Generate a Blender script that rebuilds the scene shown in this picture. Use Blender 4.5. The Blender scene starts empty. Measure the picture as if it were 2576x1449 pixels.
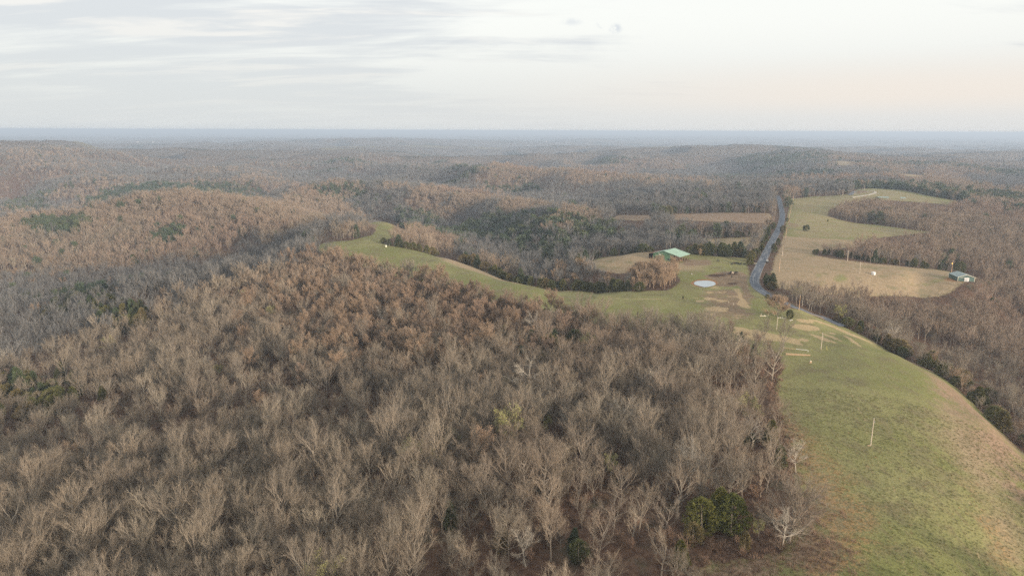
import bpy, bmesh, math, random
import numpy as np
from mathutils import Matrix, Vector, Euler

# ------------------------------------------------------------------ camera, sky, sun, exposure
R = math.radians
scene = bpy.context.scene
COL = scene.collection
CAM_H = 105.0
FQ = 1743.0                       # focal length in pixels of a 2576 px wide picture
PITCH = 12.78
ROLL = 0.20
cam_data = bpy.data.cameras.new('camera')
cam_data.sensor_width = 36.0
cam_data.lens = 36.0 * FQ / 2576.0
cam_data.clip_start = 1.0
cam_data.clip_end = 120000.0
cam = bpy.data.objects.new('camera', cam_data)
COL.objects.link(cam)
CM = Matrix.Translation((0, 0, CAM_H)) @ Matrix.Rotation(R(90 - PITCH), 4, 'X') @ Matrix.Rotation(R(ROLL), 4, 'Z')
cam.matrix_world = CM
scene.camera = cam

SUN_EL, SUN_AZ = 11.0, 138.0      # azimuth clockwise from +Y (view direction): low behind the camera, to its right
world = bpy.data.worlds.new('World')
scene.world = world
world.use_nodes = True
wt = world.node_tree
wt.nodes.clear()


class NT:
    """small helper for building node trees"""
    def __init__(self, tree):
        self.t = tree
    def n(self, typ, **kw):
        nd = self.t.nodes.new(typ)
        for k, v in kw.items():
            setattr(nd, k, v)
        return nd
    def link(self, a, b):
        self.t.links.new(a, b)
    def val(self, sock, v):
        if isinstance(v, bpy.types.NodeSocket):
            self.t.links.new(v, sock)
        elif v is not None:
            sock.default_value = v
    def math(self, op, a, b=None, c=None, clamp=False):
        nd = self.n('ShaderNodeMath', operation=op, use_clamp=clamp)
        self.val(nd.inputs[0], a); self.val(nd.inputs[1], b); self.val(nd.inputs[2], c)
        return nd.outputs[0]
    def mix(self, f, a, b, blend='MIX'):
        nd = self.n('ShaderNodeMix', data_type='RGBA', blend_type=blend)
        self.val(nd.inputs[0], f)
        self.val(nd.inputs[6], a if isinstance(a, bpy.types.NodeSocket) else (*a[:3], 1))
        self.val(nd.inputs[7], b if isinstance(b, bpy.types.NodeSocket) else (*b[:3], 1))
        return nd.outputs[2]
    def noise(self, vec, scale, detail=4, rough=0.55, dist=0.0):
        nd = self.n('ShaderNodeTexNoise')
        self.val(nd.inputs['Vector'], vec)
        nd.inputs['Scale'].default_value = scale
        nd.inputs['Detail'].default_value = detail
        nd.inputs['Roughness'].default_value = rough
        nd.inputs['Distortion'].default_value = dist
        return nd.outputs[0]
    def ramp(self, v, lo, hi, smooth=True):
        nd = self.n('ShaderNodeMapRange', interpolation_type='SMOOTHSTEP' if smooth else 'LINEAR', clamp=True)
        self.val(nd.inputs[0], v)
        self.val(nd.inputs[1], lo); self.val(nd.inputs[2], hi)
        return nd.outputs[0]
    def vmul(self, v, s):
        nd = self.n('ShaderNodeVectorMath', operation='MULTIPLY')
        self.link(v, nd.inputs[0]); nd.inputs[1].default_value = s
        return nd.outputs[0]


def srgb(r, g, b):
    f = lambda c: ((c / 255 + 0.055) / 1.055) ** 2.4 if c > 10 else c / 255 / 12.92
    return (f(r), f(g), f(b))


def build_sky():
    w = NT(wt)
    out = w.n('ShaderNodeOutputWorld')
    bg = w.n('ShaderNodeBackground')
    w.link(bg.outputs[0], out.inputs[0])
    sky = w.n('ShaderNodeTexSky', sky_type='NISHITA')
    sky.sun_disc = False
    sky.sun_elevation = R(SUN_EL)
    sky.sun_rotation = R(SUN_AZ)
    sky.altitude = 300
    sky.air_density = 1.0
    sky.dust_density = 2.0
    tc = w.n('ShaderNodeTexCoord')
    sep = w.n('ShaderNodeSeparateXYZ')
    w.link(tc.outputs['Generated'], sep.inputs[0])
    x, y, z = sep.outputs
    zz = w.math('MAXIMUM', z, 0.0)
    den = w.math('ADD', zz, 0.13)
    px = w.math('DIVIDE', x, den); py = w.math('DIVIDE', y, den)
    cmb = w.n('ShaderNodeCombineXYZ')
    w.link(px, cmb.inputs[0]); w.link(py, cmb.inputs[1])
    p = cmb.outputs[0]
    az = w.math('ARCTAN2', x, y)                       # 0 ahead, positive to the right
    # thin high cloud sheet, thicker to the left of the view
    n1 = w.noise(w.vmul(p, (0.55, 1.1, 1)), 1.0, 6, 0.55, 0.6)
    n2 = w.noise(w.vmul(p, (0.35, 1.5, 1)), 2.6, 5, 0.6, 0.3)
    nn = w.math('ADD', w.math('MULTIPLY', n1, 0.65), w.math('MULTIPLY', n2, 0.35))
    leftness = w.ramp(az, 0.30, -0.45)
    thr = w.math('ADD', nn, w.math('MULTIPLY', w.math('SUBTRACT', leftness, 0.5), 0.20))
    cloud = w.ramp(thr, 0.44, 0.60)
    bright = w.ramp(w.noise(w.vmul(p, (0.5, 1.6, 1)), 1.7, 5, 0.6, 0.5), 0.50, 0.66)
    clear = w.mix(w.ramp(z, 0.10, 0.30), srgb(244, 245, 240), srgb(240, 243, 241))
    ccol = w.mix(bright, srgb(211, 215, 219), srgb(236, 234, 230))
    veil = w.mix(w.math('MULTIPLY', cloud, 0.90), clear, ccol)
    # towards the horizon the veil turns grey-blue, with a faint warm belt to the right
    low = w.ramp(z, 0.16, 0.0)
    hor = w.mix(w.ramp(az, -0.5, 0.6), srgb(212, 216, 217), srgb(218, 218, 217))
    veil = w.mix(w.math('MULTIPLY', low, 0.9), veil, hor)
    belt = w.math('MULTIPLY', w.ramp(z, 0.012, 0.045), w.ramp(z, 0.105, 0.05))
    belt = w.math('MULTIPLY', belt, w.ramp(az, -0.15, 0.55))
    veil = w.mix(w.math('MULTIPLY', belt, 0.65), veil, srgb(238, 226, 214))
    # one small grey scrap of cloud
    def blob(a0, z0, sa, sz):
        da = w.math('DIVIDE', w.math('SUBTRACT', az, a0), sa)
        dz = w.math('DIVIDE', w.math('SUBTRACT', z, z0), sz)
        d = w.math('SQRT', w.math('ADD', w.math('MULTIPLY', da, da), w.math('MULTIPLY', dz, dz)))
        return w.ramp(d, 1.0, 0.1)
    wn = w.ramp(w.noise(tc.outputs['Generated'], 60, 4, 0.6), 0.42, 0.6)
    bl = w.math('ADD', w.math('ADD', blob(0.119, 0.1400, 0.015, 0.008), blob(0.139, 0.1335, 0.012, 0.009)), w.math('MULTIPLY', blob(0.080, 0.1425, 0.02, 0.007), 0.5))
    veil = w.mix(w.math('MULTIPLY', w.math('MULTIPLY', bl, wn), 0.75, None, True), veil, srgb(196, 203, 214))
    # the sheet lets part of the clear sky through; strength of the clear sky 0.1
    skys = w.mix(1.0, sky.outputs[0], (0.10, 0.10, 0.10), 'MULTIPLY')
    c = w.mix(0.94, skys, w.mix(1.0, veil, (SKY_GAIN,) * 3, 'MULTIPLY'))
    w.link(c, bg.inputs[0])
    bg.inputs[1].default_value = 1.0


SKY_GAIN = 0.82
build_sky()

sun_data = bpy.data.lights.new('sun', 'SUN')
sun_data.energy = 4.1
sun_data.angle = R(9)
sun_data.color = (1.0, 0.84, 0.68)
sun = bpy.data.objects.new('sun', sun_data)
COL.objects.link(sun)
sd = Vector((math.sin(R(SUN_AZ)) * math.cos(R(SUN_EL)), math.cos(R(SUN_AZ)) * math.cos(R(SUN_EL)), math.sin(R(SUN_EL))))
sun.rotation_euler = sd.to_track_quat('Z', 'Y').to_euler()
sun.location = (0, -50, 300)

scene.view_settings.view_transform = 'Standard'
scene.view_settings.look = 'None'
scene.view_settings.exposure = 0.45
scene.view_settings.gamma = 1.0
scene.view_settings.use_curve_mapping = False
scene.render.engine = 'CYCLES'
cy = scene.cycles
cy.max_bounces = 4
cy.diffuse_bounces = 2
cy.glossy_bounces = 2
cy.transmission_bounces = 2
cy.transparent_max_bounces = 4
cy.volume_bounces = 0
cy.use_denoising = False
cy.use_adaptive_sampling = False
cy.denoiser = 'OPENIMAGEDENOISE'
cy.denoising_input_passes = 'RGB_ALBEDO_NORMAL'
cy.denoising_prefilter = 'ACCURATE'
cy.caustics_reflective = False
cy.caustics_refractive = False

# ------------------------------------------------------------------ terrain function
ROT = np.array([[CM[i][j] for j in range(3)] for i in range(3)])
ORI = np.array([0.0, 0.0, CAM_H])


def rays(u, v):
    u = np.atleast_1d(np.asarray(u, float)); v = np.atleast_1d(np.asarray(v, float))
    d = np.stack([(u - 1288) / FQ, -(v - 724.5) / FQ, -np.ones_like(u)], -1) @ ROT.T
    return d / np.linalg.norm(d, axis=1, keepdims=True)


def project(P):
    L = (np.asarray(P) - ORI) @ ROT
    with np.errstate(divide='ignore', invalid='ignore'):
        return 1288 + FQ * L[..., 0] / -L[..., 2], 724.5 - FQ * L[..., 1] / -L[..., 2], -L[..., 2]


def curv(D):
    return D * 0.0


# (u, v, ground height, height of what is seen there above the ground)
CP = [
    # near pasture and yard
    (2190, 1121, 0, 0), (2065, 879, 0, 0), (2009, 780, 0, 0), (1954, 828, 0, 0), (2100, 1449, -1, 0), (2576, 1449, -9, 0), (2400, 1350, -3, 0),
    (2576, 1230, -9, 0), (2480, 1060, -6, 0), (2350, 950, -4.0, 0), (2250, 890, -2.5, 0), (2380, 1150, -2.5, 0), (2300, 1300, -1, 0), (1990, 960, -0.5, 0),
    (2000, 1200, -1, 0), (1960, 1440, -3, 0), (1800, 1440, -5, 0), (2150, 850, -1, 0),
    (1900, 860, -0.5, 0), (1770, 760, -0.3, 0), (1800, 700, -0.3, 0), (1850, 680, 0, 0), (1600, 770, -1, 0), (1500, 745, -1.5, 0), (1656, 667, 0, 0),
    (1680, 650, 0, 0), (1820, 650, 0, 0), (1560, 650, -1.5, 0), (1490, 668, -5, 0), (1600, 690, -3, 0), (1550, 700, -7, 0),
    # pasture strip running left along the ridge
    (1430, 760, -3, 0), (1350, 728, -1, 0), (1290, 712, -0.5, 0), (1200, 690, -0.3, 0), (1120, 650, 0.5, 0), (1010, 632, 0.8, 0), (900, 618, 1, 0), (840, 622, 0, 0),
    (1000, 655, -2, 0), (960, 600, 0.5, 0), (975, 575, 0.5, 0), (960, 556, 1, 0), (900, 575, -4, 0),
    # right of the road
    (1960, 683, 0, 0), (1967, 644, 0, 0), (1976, 598, 0, 0), (1984, 560, 0, 0), (1988, 538, 0, 0), (1992, 520, 0, 0), (1995, 505.6, 0, 0),
    (2130, 657, -1, 0), (2162, 688, -2, 0), (2060, 700, -1.5, 0), (2280, 690, -3.5, 0), (2393, 690, -6, 0), (2430, 706, -7, 0), (2300, 712, -9, 0), (2100, 715, -4, 0),
    (2050, 600, -0.5, 0), (2180, 585, -2, 0), (2350, 588, -7, 0), (2060, 530, 0, 0), (2120, 491, 0.5, 0), (2175, 478, 1.5, 0), (2250, 488, 0, 0), (2320, 500, -2, 0),
    (2400, 512, -5, 0), (2140, 628, -3, 0),
    (1915, 655, 0, 0), (1895, 705, 0, 0), (1945, 600, 0, 0), (1966, 545, 0, 0), (1955, 492, -1, 0),
    # far side of the road, small fields to the north
    (1800, 545, -2, 0), (1700, 548, -4, 0), (1590, 546, -10, 0), (1900, 545, -1, 0), (1800, 608, -4, 0), (1880, 605, -2, 0), (1730, 606, -6, 0), (1360, 559, -16, 0),
    (1800, 585, -6, 11), (1700, 590, -10, 11), (1640, 610, -10, 11), (1850, 635, -1.5, 9), (1600, 570, -16, 11),
    # woods in the foreground and on the left slope
    (100, 1449, -8, 13), (640, 1449, -4, 13), (1300, 1440, -4, 13), (1650, 1440, -4, 13), (0, 1200, -18, 13), (400, 1200, -10, 13), (800, 1200, -7, 13), (1300, 1200, -4, 13),
    (1750, 1200, -3, 12), (0, 1000, -27, 13), (400, 1000, -17, 13), (800, 1000, -10, 13), (1300, 1000, -5, 13), (1750, 1000, -2, 12), (0, 850, -38, 13), (300, 860, -26, 13),
    (640, 850, -15, 13), (900, 800, -10, 13), (1200, 800, -7, 13), (1450, 850, -4, 13), (1300, 880, -5, 13), (1700, 860, -2.5, 12), (640, 740, -13, 13), (900, 700, -7, 13), (1100, 730, -6, 13),
    (0, 740, -50, 13),
    (820, 630, -1, 12), (700, 652, -5, 13), (600, 672, -9, 13), (500, 690, -13, 13), (350, 712, -20, 13), (180, 752, -32, 13),
    # valley behind that spur, and the hill beyond it
    (500, 660, -50, 13), (350, 670, -54, 13), (150, 690, -56, 13), (600, 640, -46, 13), (700, 618, -28, 13),
    (0, 640, -54, 13), (200, 620, -48, 13), (450, 600, -38, 13), (650, 590, -26, 13), (200, 560, -36, 13), (0, 575, -44, 13), (450, 540, -22, 13), (600, 530, -16, 13),
    (700, 562, -20, 13), (800, 568, -6, 12), (880, 560, -3, 10),
    (60, 540, -42, 13), (160, 528, -35, 13), (250, 515, -26, 13), (350, 493, -15, 13), (400, 484, -9, 13), (500, 484, -7, 13), (150, 560, -42, 13), (300, 545, -30, 13), (450, 482, -8, 13), (550, 492, -9, 13), (620, 515, -10, 13),
    # valley north of the strip
    (1100, 615, -24, 13), (1200, 640, -22, 13), (1300, 675, -18, 13), (1400, 690, -14, 13), (1500, 705, -10, 11), (1150, 590, -40, 13), (1050, 560, -55, 13), (1300, 620, -36, 13),
    (1250, 580, -50, 13), (1400, 620, -28, 13), (1480, 590, -24, 13), (1000, 530, -54, 13), (1150, 545, -58, 13), (1350, 540, -28, 13), (1500, 550, -20, 13),
    # next ridge
    (700, 478, -32, 13), (830, 452, -20, 13), (950, 466, -26, 13), (1050, 488, -30, 13), (1150, 496, -28, 13), (1250, 505, -26, 13), (1400, 522, -18, 13), (900, 505, -52, 13), (1100, 520, -46, 13),
    (1500, 520, -18, 13), (1600, 520, -14, 13), (1750, 515, -8, 13), (1900, 505, -3, 13), (2000, 480, -3, 13),
    (1200, 425, -10, 13), (1300, 412, -8, 13), (1400, 425, -12, 13), (1180, 420, -6, 0), (1450, 433, -12, 13), (1600, 448, -14, 13), (1750, 466, -10, 13), (1880, 478, -6, 13),
    (1300, 490, -60, 13), (1150, 470, -50, 13), (1500, 500, -44, 13),
    # right-hand woods
    (2150, 535, -8, 13), (2300, 545, -12, 13), (2450, 570, -18, 13), (2576, 570, -22, 13), (2576, 500, -18, 13), (2400, 480, -10, 13), (2200, 455, -6, 12), (2100, 475, -3, 13),
    (2250, 625, -12, 12), (2400, 640, -18, 13), (2576, 660, -26, 13), (2520, 720, -28, 13), (2200, 740, -16, 13), (2060, 745, -7, 12), (2350, 780, -24, 13), (2550, 800, -36, 13),
    (2120, 790, -6, 11), (2250, 850, -14, 12), (2400, 880, -26, 13), (2576, 930, -36, 13), (2500, 985, -26, 13), (2576, 1060, -26, 13),
    (2300, 440, -6, 0), (2120, 412, -8, 0), (2520, 476, -14, 0), (2000, 440, -18, 13),
    (1440, 377, -4, 13), (1250, 392, -20, 13), (1600, 392, -22, 13), (1850, 372, -10, 13), (2300, 366, -14, 13), (2550, 370, -18, 13), (1980, 408, -24, 13),
    (150, 367, 4, 13), (60, 372, -4, 13), (270, 376, -8, 13), (400, 371, 2, 13), (700, 352, 5, 13), (880, 352, 0, 13),
    (300, 408, -22, 13), (100, 432, -30, 13), (500, 420, -34, 13), (170, 452, -42, 13), (380, 470, -56, 13), (0, 430, -30, 13), (620, 440, -40, 13), (850, 400, -30, 13), (1000, 420, -35, 13),
]
# hidden valley floors: azimuth in degrees, distance, height
HP = [(-36, 1700, -98), (-30, 1900, -100), (-25, 1800, -100), (-18, 1900, -85), (-22, 1500, -80), (-27, 1480, -78), (-31, 1400, -80), (-12, 1250, -72), (-6, 2050, -55), (3, 2500, -85), (10, 2800, -85), (-36, 2500, -92), (-25, 3300, -92),
      (-15, 2700, -90), (0, 4600, -72), (-20, 5000, -78), (12, 5200, -72), (28, 4800, -62), (-33, 5200, -70), (15, 3200, -70), (22, 2100, -45), (33, 2200, -45), (-45, 900, -60), (-60, 500, -45), (-60, 1500, -60), (50, 400, -30), (60, 900, -30),
      (45, 1500, -30), (0, 40, 0), (-60, 100, -8), (60, 100, -6), (180, 80, 0), (120, 200, -15), (-120, 200, -20), (180, 800, -10), (180, 5000, -30), (90, 3000, -30), (-90, 3000, -50)]
for a in range(-50, 60, 12):
    for d_ in (7000, 12000, 25000):
        HP.append((a, d_, {7000: -70, 12000: -72, 25000: -62}[d_]))


def fbm(x, y, wl, octaves=4, seed=0, gain=0.5):
    out = np.zeros_like(x, dtype=float); amp = 1.0; tot = 0
    for o in range(octaves):
        fx = x / wl + 17.3 * o + seed * 3.1; fy = y / wl - 9.7 * o + seed * 5.7
        ix = np.floor(fx).astype(np.int64); iy = np.floor(fy).astype(np.int64)
        tx = fx - ix; ty = fy - iy
        tx = tx * tx * (3 - 2 * tx); ty = ty * ty * (3 - 2 * ty)
        def hsh(i, j):
            n = (i * 374761393 + j * 668265263 + (o + seed * 7) * 974634777) & 0xffffffff
            n = ((n ^ (n >> 13)) * 1274126177) & 0xffffffff
            return ((n ^ (n >> 16)) & 0xffff) / 65535.0 * 2 - 1
        v = (hsh(ix, iy) * (1 - tx) + hsh(ix + 1, iy) * tx) * (1 - ty) + (hsh(ix, iy + 1) * (1 - tx) + hsh(ix + 1, iy + 1) * tx) * ty
        out += amp * v; tot += amp; amp *= gain; wl *= 0.5
    return out / tot


def _embed(x, y):
    D = np.sqrt(x * x + y * y) + 1e-6
    return np.stack([1.6 * x / D, 1.6 * y / D, np.log(D + 60) * 0.75], -1)


pts = []
for (u, v, z, lift) in CP:
    d = rays(u, v)[0]
    D = 1000.0
    for _ in range(6):
        zt = z + lift + curv(D)
        t = (zt - CAM_H) / d[2]
        D = t * math.hypot(d[0], d[1])
    pts.append((d[0] * t, d[1] * t, z))
for (a, d_, z) in HP:
    pts.append((d_ * math.sin(R(a)), d_ * math.cos(R(a)), z))
pts = np.array(pts)
EP = _embed(pts[:, 0], pts[:, 1])
_C2 = 0.018 ** 2
Am = -np.sqrt(((EP[:, None] - EP[None]) ** 2).sum(-1) + _C2)
N_ = len(pts)
A_ = np.zeros((N_ + 1, N_ + 1)); A_[:N_, :N_] = Am + np.eye(N_) * 0.003; A_[:N_, N_] = 1; A_[N_, :N_] = 1
W_ = np.linalg.solve(A_, np.append(pts[:, 2], 0))


QUIET = []
for (u, v, z, r_) in ((2125, 412, -8, 420), (2300, 441, -6, 300), (2540, 478, -14, 300), (1200, 420, -7, 260), (1360, 559, -16, 90), (1800, 545, -3, 160), (1600, 546, -10, 90), (2200, 490, 0, 260), (2400, 515, -5, 150), (960, 565, 0, 120)):
    d = rays(u, v)[0]; t = (z - CAM_H) / d[2]; QUIET.append((d[0] * t, d[1] * t, r_))


def height(x, y):
    x = np.asarray(x, float); y = np.asarray(y, float)
    sh = x.shape; x = x.ravel(); y = y.ravel()
    out = np.empty_like(x)
    for s in range(0, len(x), 20000):
        e = _embed(x[s:s + 20000], y[s:s + 20000])
        d2 = (e * e).sum(1)[:, None] + (EP * EP).sum(1)[None] - 2 * e @ EP.T
        out[s:s + 20000] = -np.sqrt(np.maximum(d2, 0) + _C2) @ W_[:N_] + W_[N_]
    D = np.sqrt(x * x + y * y)
    a1 = np.interp(D, [0, 300, 700, 1300, 2000, 3500, 7000, 14000, 40000], [0.3, 0.5, 0.8, 8, 34, 72, 60, 45, 20])
    q = np.ones_like(D)
    for (qx, qy, qr) in QUIET:
        q *= 1 - 0.92 * np.exp(-((x - qx) ** 2 + (y - qy) ** 2) / (qr * qr))
    a1 = a1 * q
    a2 = q * np.interp(D, [0, 300, 700, 1300, 2000, 3500, 7000, 40000], [0.5, 0.6, 1.0, 12, 42, 66, 50, 20])
    n1 = fbm(x, y, 1500, 3, 1); n2 = fbm(x, y, 420, 3, 2)
    n2 = (np.abs(n2) * 2 - 0.45) * -1.0
    far = np.interp(D, [0, 2500, 6000], [0, 0, 1.0])
    n3 = fbm(x * 0.45, y, 4200, 2, 5)
    out += a1 * n1 + a2 * n2 * 0.6 + far * 22 * n3 + curv(D)
    return out.reshape(sh)


_T = np.concatenate([np.geomspace(90, 40000, 900)])


def hit(u, v):
    """points on the ground seen at the given places"""
    dd = rays(u, v)
    hz = np.hypot(dd[:, 0], dd[:, 1])
    res = []
    for d, h in zip(dd, hz):
        t = _T / h
        P = ORI + d[None] * t[:, None]
        g = height(P[:, 0], P[:, 1])
        below = np.nonzero(P[:, 2] < g)[0]
        if len(below) == 0:
            i = len(t) - 1; res.append((P[i, 0], P[i, 1], g[i])); continue
        i = max(below[0], 1)
        f0 = P[i - 1, 2] - g[i - 1]; f1 = g[i] - P[i, 2]
        w = f0 / (f0 + f1 + 1e-9)
        q = P[i - 1] * (1 - w) + P[i] * w
        res.append((q[0], q[1], float(height(q[:1], q[1:2])[0])))
    return np.array(res)


FLAT = []


def smooth01(t):
    t = np.clip(t, 0, 1)
    return t * t * (3 - 2 * t)


def ground(x, y):
    x = np.asarray(x, float); y = np.asarray(y, float)
    z = height(x, y)
    for (cx, cy_, r0, r1, zf) in FLAT:
        d = np.hypot(x - cx, y - cy_)
        w = smooth01((r1 - d) / (r1 - r0))
        z = z * (1 - w) + zf * w
    return z


def near(u, v, z0=None, lim=9.0, lift=0.0):
    """ground point seen at a place, looked for near a known height"""
    d = rays(u, v)[0]
    if z0 is None:
        # nearest control point in the picture gives the height to start from
        k = min(CP, key=lambda c: (c[0] - u) ** 2 + ((c[1] - v) * 2.5) ** 2 + (2500 if c[3] else 0))
        z0 = k[2]
    z = z0
    for _ in range(7):
        D = (z + lift - CAM_H) / d[2] * math.hypot(d[0], d[1])
        zz = z + lift + curv(D)
        t = (zz - CAM_H) / d[2]
        g = float(ground(np.array([d[0] * t]), np.array([d[1] * t]))[0]) - curv(D)
        z = z + 0.6 * (min(max(g, z0 - lim), z0 + lim) - z)
    t = (z + lift + curv(D) - CAM_H) / d[2]
    x, y = d[0] * t, d[1] * t
    return (x, y, float(ground(np.array([x]), np.array([y]))[0]))


def wpoly(pl, z0=None, lift=0.0):
    out = []
    for p in pl:
        q = near(p[0], p[1], p[2] if len(p) > 2 else z0, lift=lift)
        out.append(q[:2])
    return np.array(out)


def sdist(x, y, poly, margin):
    """signed distance to a polygon, positive inside, -margin far away"""
    out = np.full(x.shape, -float(margin))
    mn = poly.min(0) - margin; mx = poly.max(0) + margin
    m = (x > mn[0]) & (x < mx[0]) & (y > mn[1]) & (y < mx[1])
    if not m.any():
        return out
    px = x[m]; py = y[m]
    best = np.full(px.shape, 1e18); ins = np.zeros(px.shape, bool)
    n = len(poly)
    for i in range(n):
        ax, ay = poly[i]; bx, by = poly[(i + 1) % n]
        dx, dy = bx - ax, by - ay
        L = dx * dx + dy * dy + 1e-12
        t = np.clip(((px - ax) * dx + (py - ay) * dy) / L, 0, 1)
        best = np.minimum(best, (px - ax - t * dx) ** 2 + (py - ay - t * dy) ** 2)
        c = ((ay > py) != (by > py)) & (px < dx * (py - ay) / (dy + 1e-18) + ax)
        ins ^= c
    d = np.sqrt(best) * np.where(ins, 1, -1)
    out[m] = np.maximum(d, -margin)
    return out


def ell(u, v, a, b, n=14, rot=0.0):
    return [(u + a * math.cos(t) * math.cos(rot) - b * math.sin(t) * math.sin(rot), v + a * math.cos(t) * math.sin(rot) + b * math.sin(t) * math.cos(rot))
            for t in [2 * math.pi * i / n for i in range(n)]]


def strip(pl, th):
    up = [(p[0], p[1] - th * s) for p, s in zip(pl, [0.3] + [1] * (len(pl) - 2) + [0.3])]
    dn = [(p[0], p[1] + th * s) for p, s in zip(pl, [0.3] + [1] * (len(pl) - 2) + [0.3])]
    return up + dn[::-1]


# --- open land (seen outlines, turned into ground positions)
FIELDS = [wpoly(p) for p in [
    [(1740, 1500, -5), (1740, 1449, -5), (1790, 1408, -4), (1960, 1390, -2), (2000, 1320, -1), (1995, 1230, -1), (1985, 1150, -1), (1962, 1060, -1), (1948, 985, -0.5), (1960, 935, -0.5), (1965, 905, -.5),
     (1935, 868, -.5), (1850, 845, -1), (1835, 815, -1), (1750, 808, -1), (1650, 800, -1.2), (1550, 795, -2), (1430, 772, -3), (1350, 752, -3), (1270, 735, -2), (1180, 712, -2), (1060, 680, -2),
     (960, 662, -2), (890, 637, -1), (800, 624, -.5), (800, 615, 0), (880, 606, .5), (935, 592, .5), (945, 580, 0), (900, 562, -2), (935, 553, 0.5), (985, 552, 1), (1025, 560, 0), (1030, 580, -1), (1005, 592, 0), (962, 608, .5),
     (972, 617, .8), (1020, 625, .5), (1100, 633, .5), (1170, 650, 0), (1230, 676, 0), (1290, 703, -.5), (1360, 718, -1), (1450, 727, -1.5), (1600, 733, -1.5), (1680, 731, -1), (1712, 712, -1), (1705, 690, -1), (1640, 680, -1), (1560, 690, -4),
     (1475, 678, -6), (1478, 662, -5), (1505, 648, -3), (1560, 643, -1.5), (1640, 644, -.5), (1740, 643, 0), (1800, 645, 0), (1878, 648, 0), (1883, 690, 0), (1893, 722, 0), (1938, 752, 0), (1990, 776, 0),
     (2055, 797, 0), (2110, 815, -1), (2180, 840, -2), (2255, 866, -2.5), (2330, 895, -4), (2400, 935, -4.5), (2460, 983, -5.5), (2510, 1022, -6), (2560, 1066, -7), (2640, 1150, -9), (2700, 1500, -9), (2200, 1600, -3)],
    [(1940, 700, 0), (1948, 655, 0), (1966, 615, 0), (1976, 570, 0), (1984, 530, 0), (1988, 500, 0), (2050, 494, 0), (2100, 492, 0.5), (2140, 489, .5), (2155, 477, 1.2), (2200, 474.5, 1), (2260, 478, 0), (2330, 492, -2), (2440, 512, -6),
     (2400, 517, -5), (2310, 509, -2.5), (2200, 503, 0), (2130, 512, 0), (2085, 530, 0), (2080, 543, 0), (2110, 553, -1), (2200, 566, -2), (2300, 579, -5), (2372, 588, -8), (2250, 594, -4), (2185, 603, -2), (2190, 615, -2),
     (2150, 622, -3), (2095, 629, -1), (2045, 632, -.5), (2045, 642, -.5), (2100, 652, -1), (2200, 664, -2.5), (2300, 673, -4), (2400, 682, -6), (2465, 692, -7), (2470, 712, -8), (2390, 709, -7), (2250, 714, -7), (2150, 720, -5), (2000, 722, -2), (1950, 712, 0)],
    [(1690, 553, -5), (1665, 547, -6), (1690, 538, -4), (1800, 536, -2), (1935, 537, -1), (1942, 547, 0), (1935, 562, -1), (1850, 560, -1), (1760, 556, -3)],
    [(1535, 552, -14), (1560, 541, -12), (1640, 541, -9), (1655, 552, -10), (1600, 556, -12)],
    [(1712, 604, -7), (1780, 600, -4), (1905, 596, -1), (1905, 618, -1), (1850, 622, -2), (1780, 620, -5)],
    [(1335, 561, -17), (1350, 555, -16), (1375, 554, -16), (1392, 558, -16), (1360, 565, -17)],
    [(2070, 415, -9), (2095, 407, -8), (2120, 405, -8), (2180, 414, -8), (2130, 418, -9)],
    [(2240, 441, -6), (2250, 437, -6), (2300, 438, -6), (2352, 441, -6), (2352, 447, -7), (2300, 446, -7)],
    [(2465, 475, -14), (2500, 473, -14), (2620, 477, -15), (2620, 486, -16)],
    [(1160, 421, -7), (1180, 418, -6), (1240, 417, -6), (1235, 422, -7)],
]]
# open margins on the near side of the fields, which the wood edge hides
_e = wpoly([(1935, 866, -.5), (1850, 843, -1), (1835, 815, -1), (1750, 806, -1), (1650, 798, -1.2), (1550, 793, -2), (1430, 770, -3), (1350, 750, -3), (1270, 733, -2), (1180, 710, -2), (1060, 678, -2), (960, 660, -2), (890, 635, -1), (800, 622, -.5)])
MARGINS = [np.vstack([_e, (_e * 0.93)[::-1]])]
_e = wpoly([(1945, 700, 0), (1965, 708, 0), (2010, 716, -1.5), (2080, 716, -3), (2150, 715, -4), (2250, 711, -6), (2390, 706, -7), (2475, 708, -8)])
MARGINS.append(np.vstack([_e, (_e * 0.955)[::-1]]))
# --- patches of ground cover: kind, softness in metres, strength, outline
PATCH = []
def patch(kind, soft, s, pl, z0=None):
    PATCH.append((kind, soft, s, wpoly(pl, z0)))

patch('tan', 10, .95, [(1087, 626), (1133, 633), (1193, 656), (1247, 678), (1298, 702), (1358, 717), (1298, 713), (1238, 696), (1178, 678), (1118, 656), (1095, 640)])
patch('tan', 5, .6, [(1358, 716), (1450, 725), (1600, 731), (1600, 735), (1450, 730), (1358, 721)])
patch('rust', 8, .9, [(992, 553), (1030, 561), (1035, 580), (1001, 592), (985, 575)])
patch('rust', 8, 1., [(880, 565), (948, 566), (945, 584), (895, 598), (870, 590)])
patch('tan', 8, .75, [(1470, 680), (1478, 660), (1560, 642), (1650, 642), (1640, 662), (1600, 690), (1500, 690)])
patch('tan', 12, .55, [(1640, 655), (1780, 665), (1780, 680), (1650, 690)])
patch('dirt', 4, .9, [(1715, 652, 0), (1790, 655, 0), (1790, 668, 0), (1720, 668, 0)])
patch('tan', 12, .9, [(1945, 650), (1970, 595), (2060, 600), (2190, 610), (2100, 630), (2045, 640), (2200, 663), (2465, 690), (2480, 716), (2000, 724), (1943, 708)])
patch('green', 5, .7, ell(2115, 700, 22, 13)); patch('green', 5, .7, ell(2060, 694, 14, 8)); patch('green', 5, .8, strip([(1965, 667, 0), (2060, 672, 0), (2150, 668, -1), (2300, 684, -4), (2400, 700, -6)], 1.6))
patch('green', 5, .6, ell(2390, 700, 14, 3, rot=.5))
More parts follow.
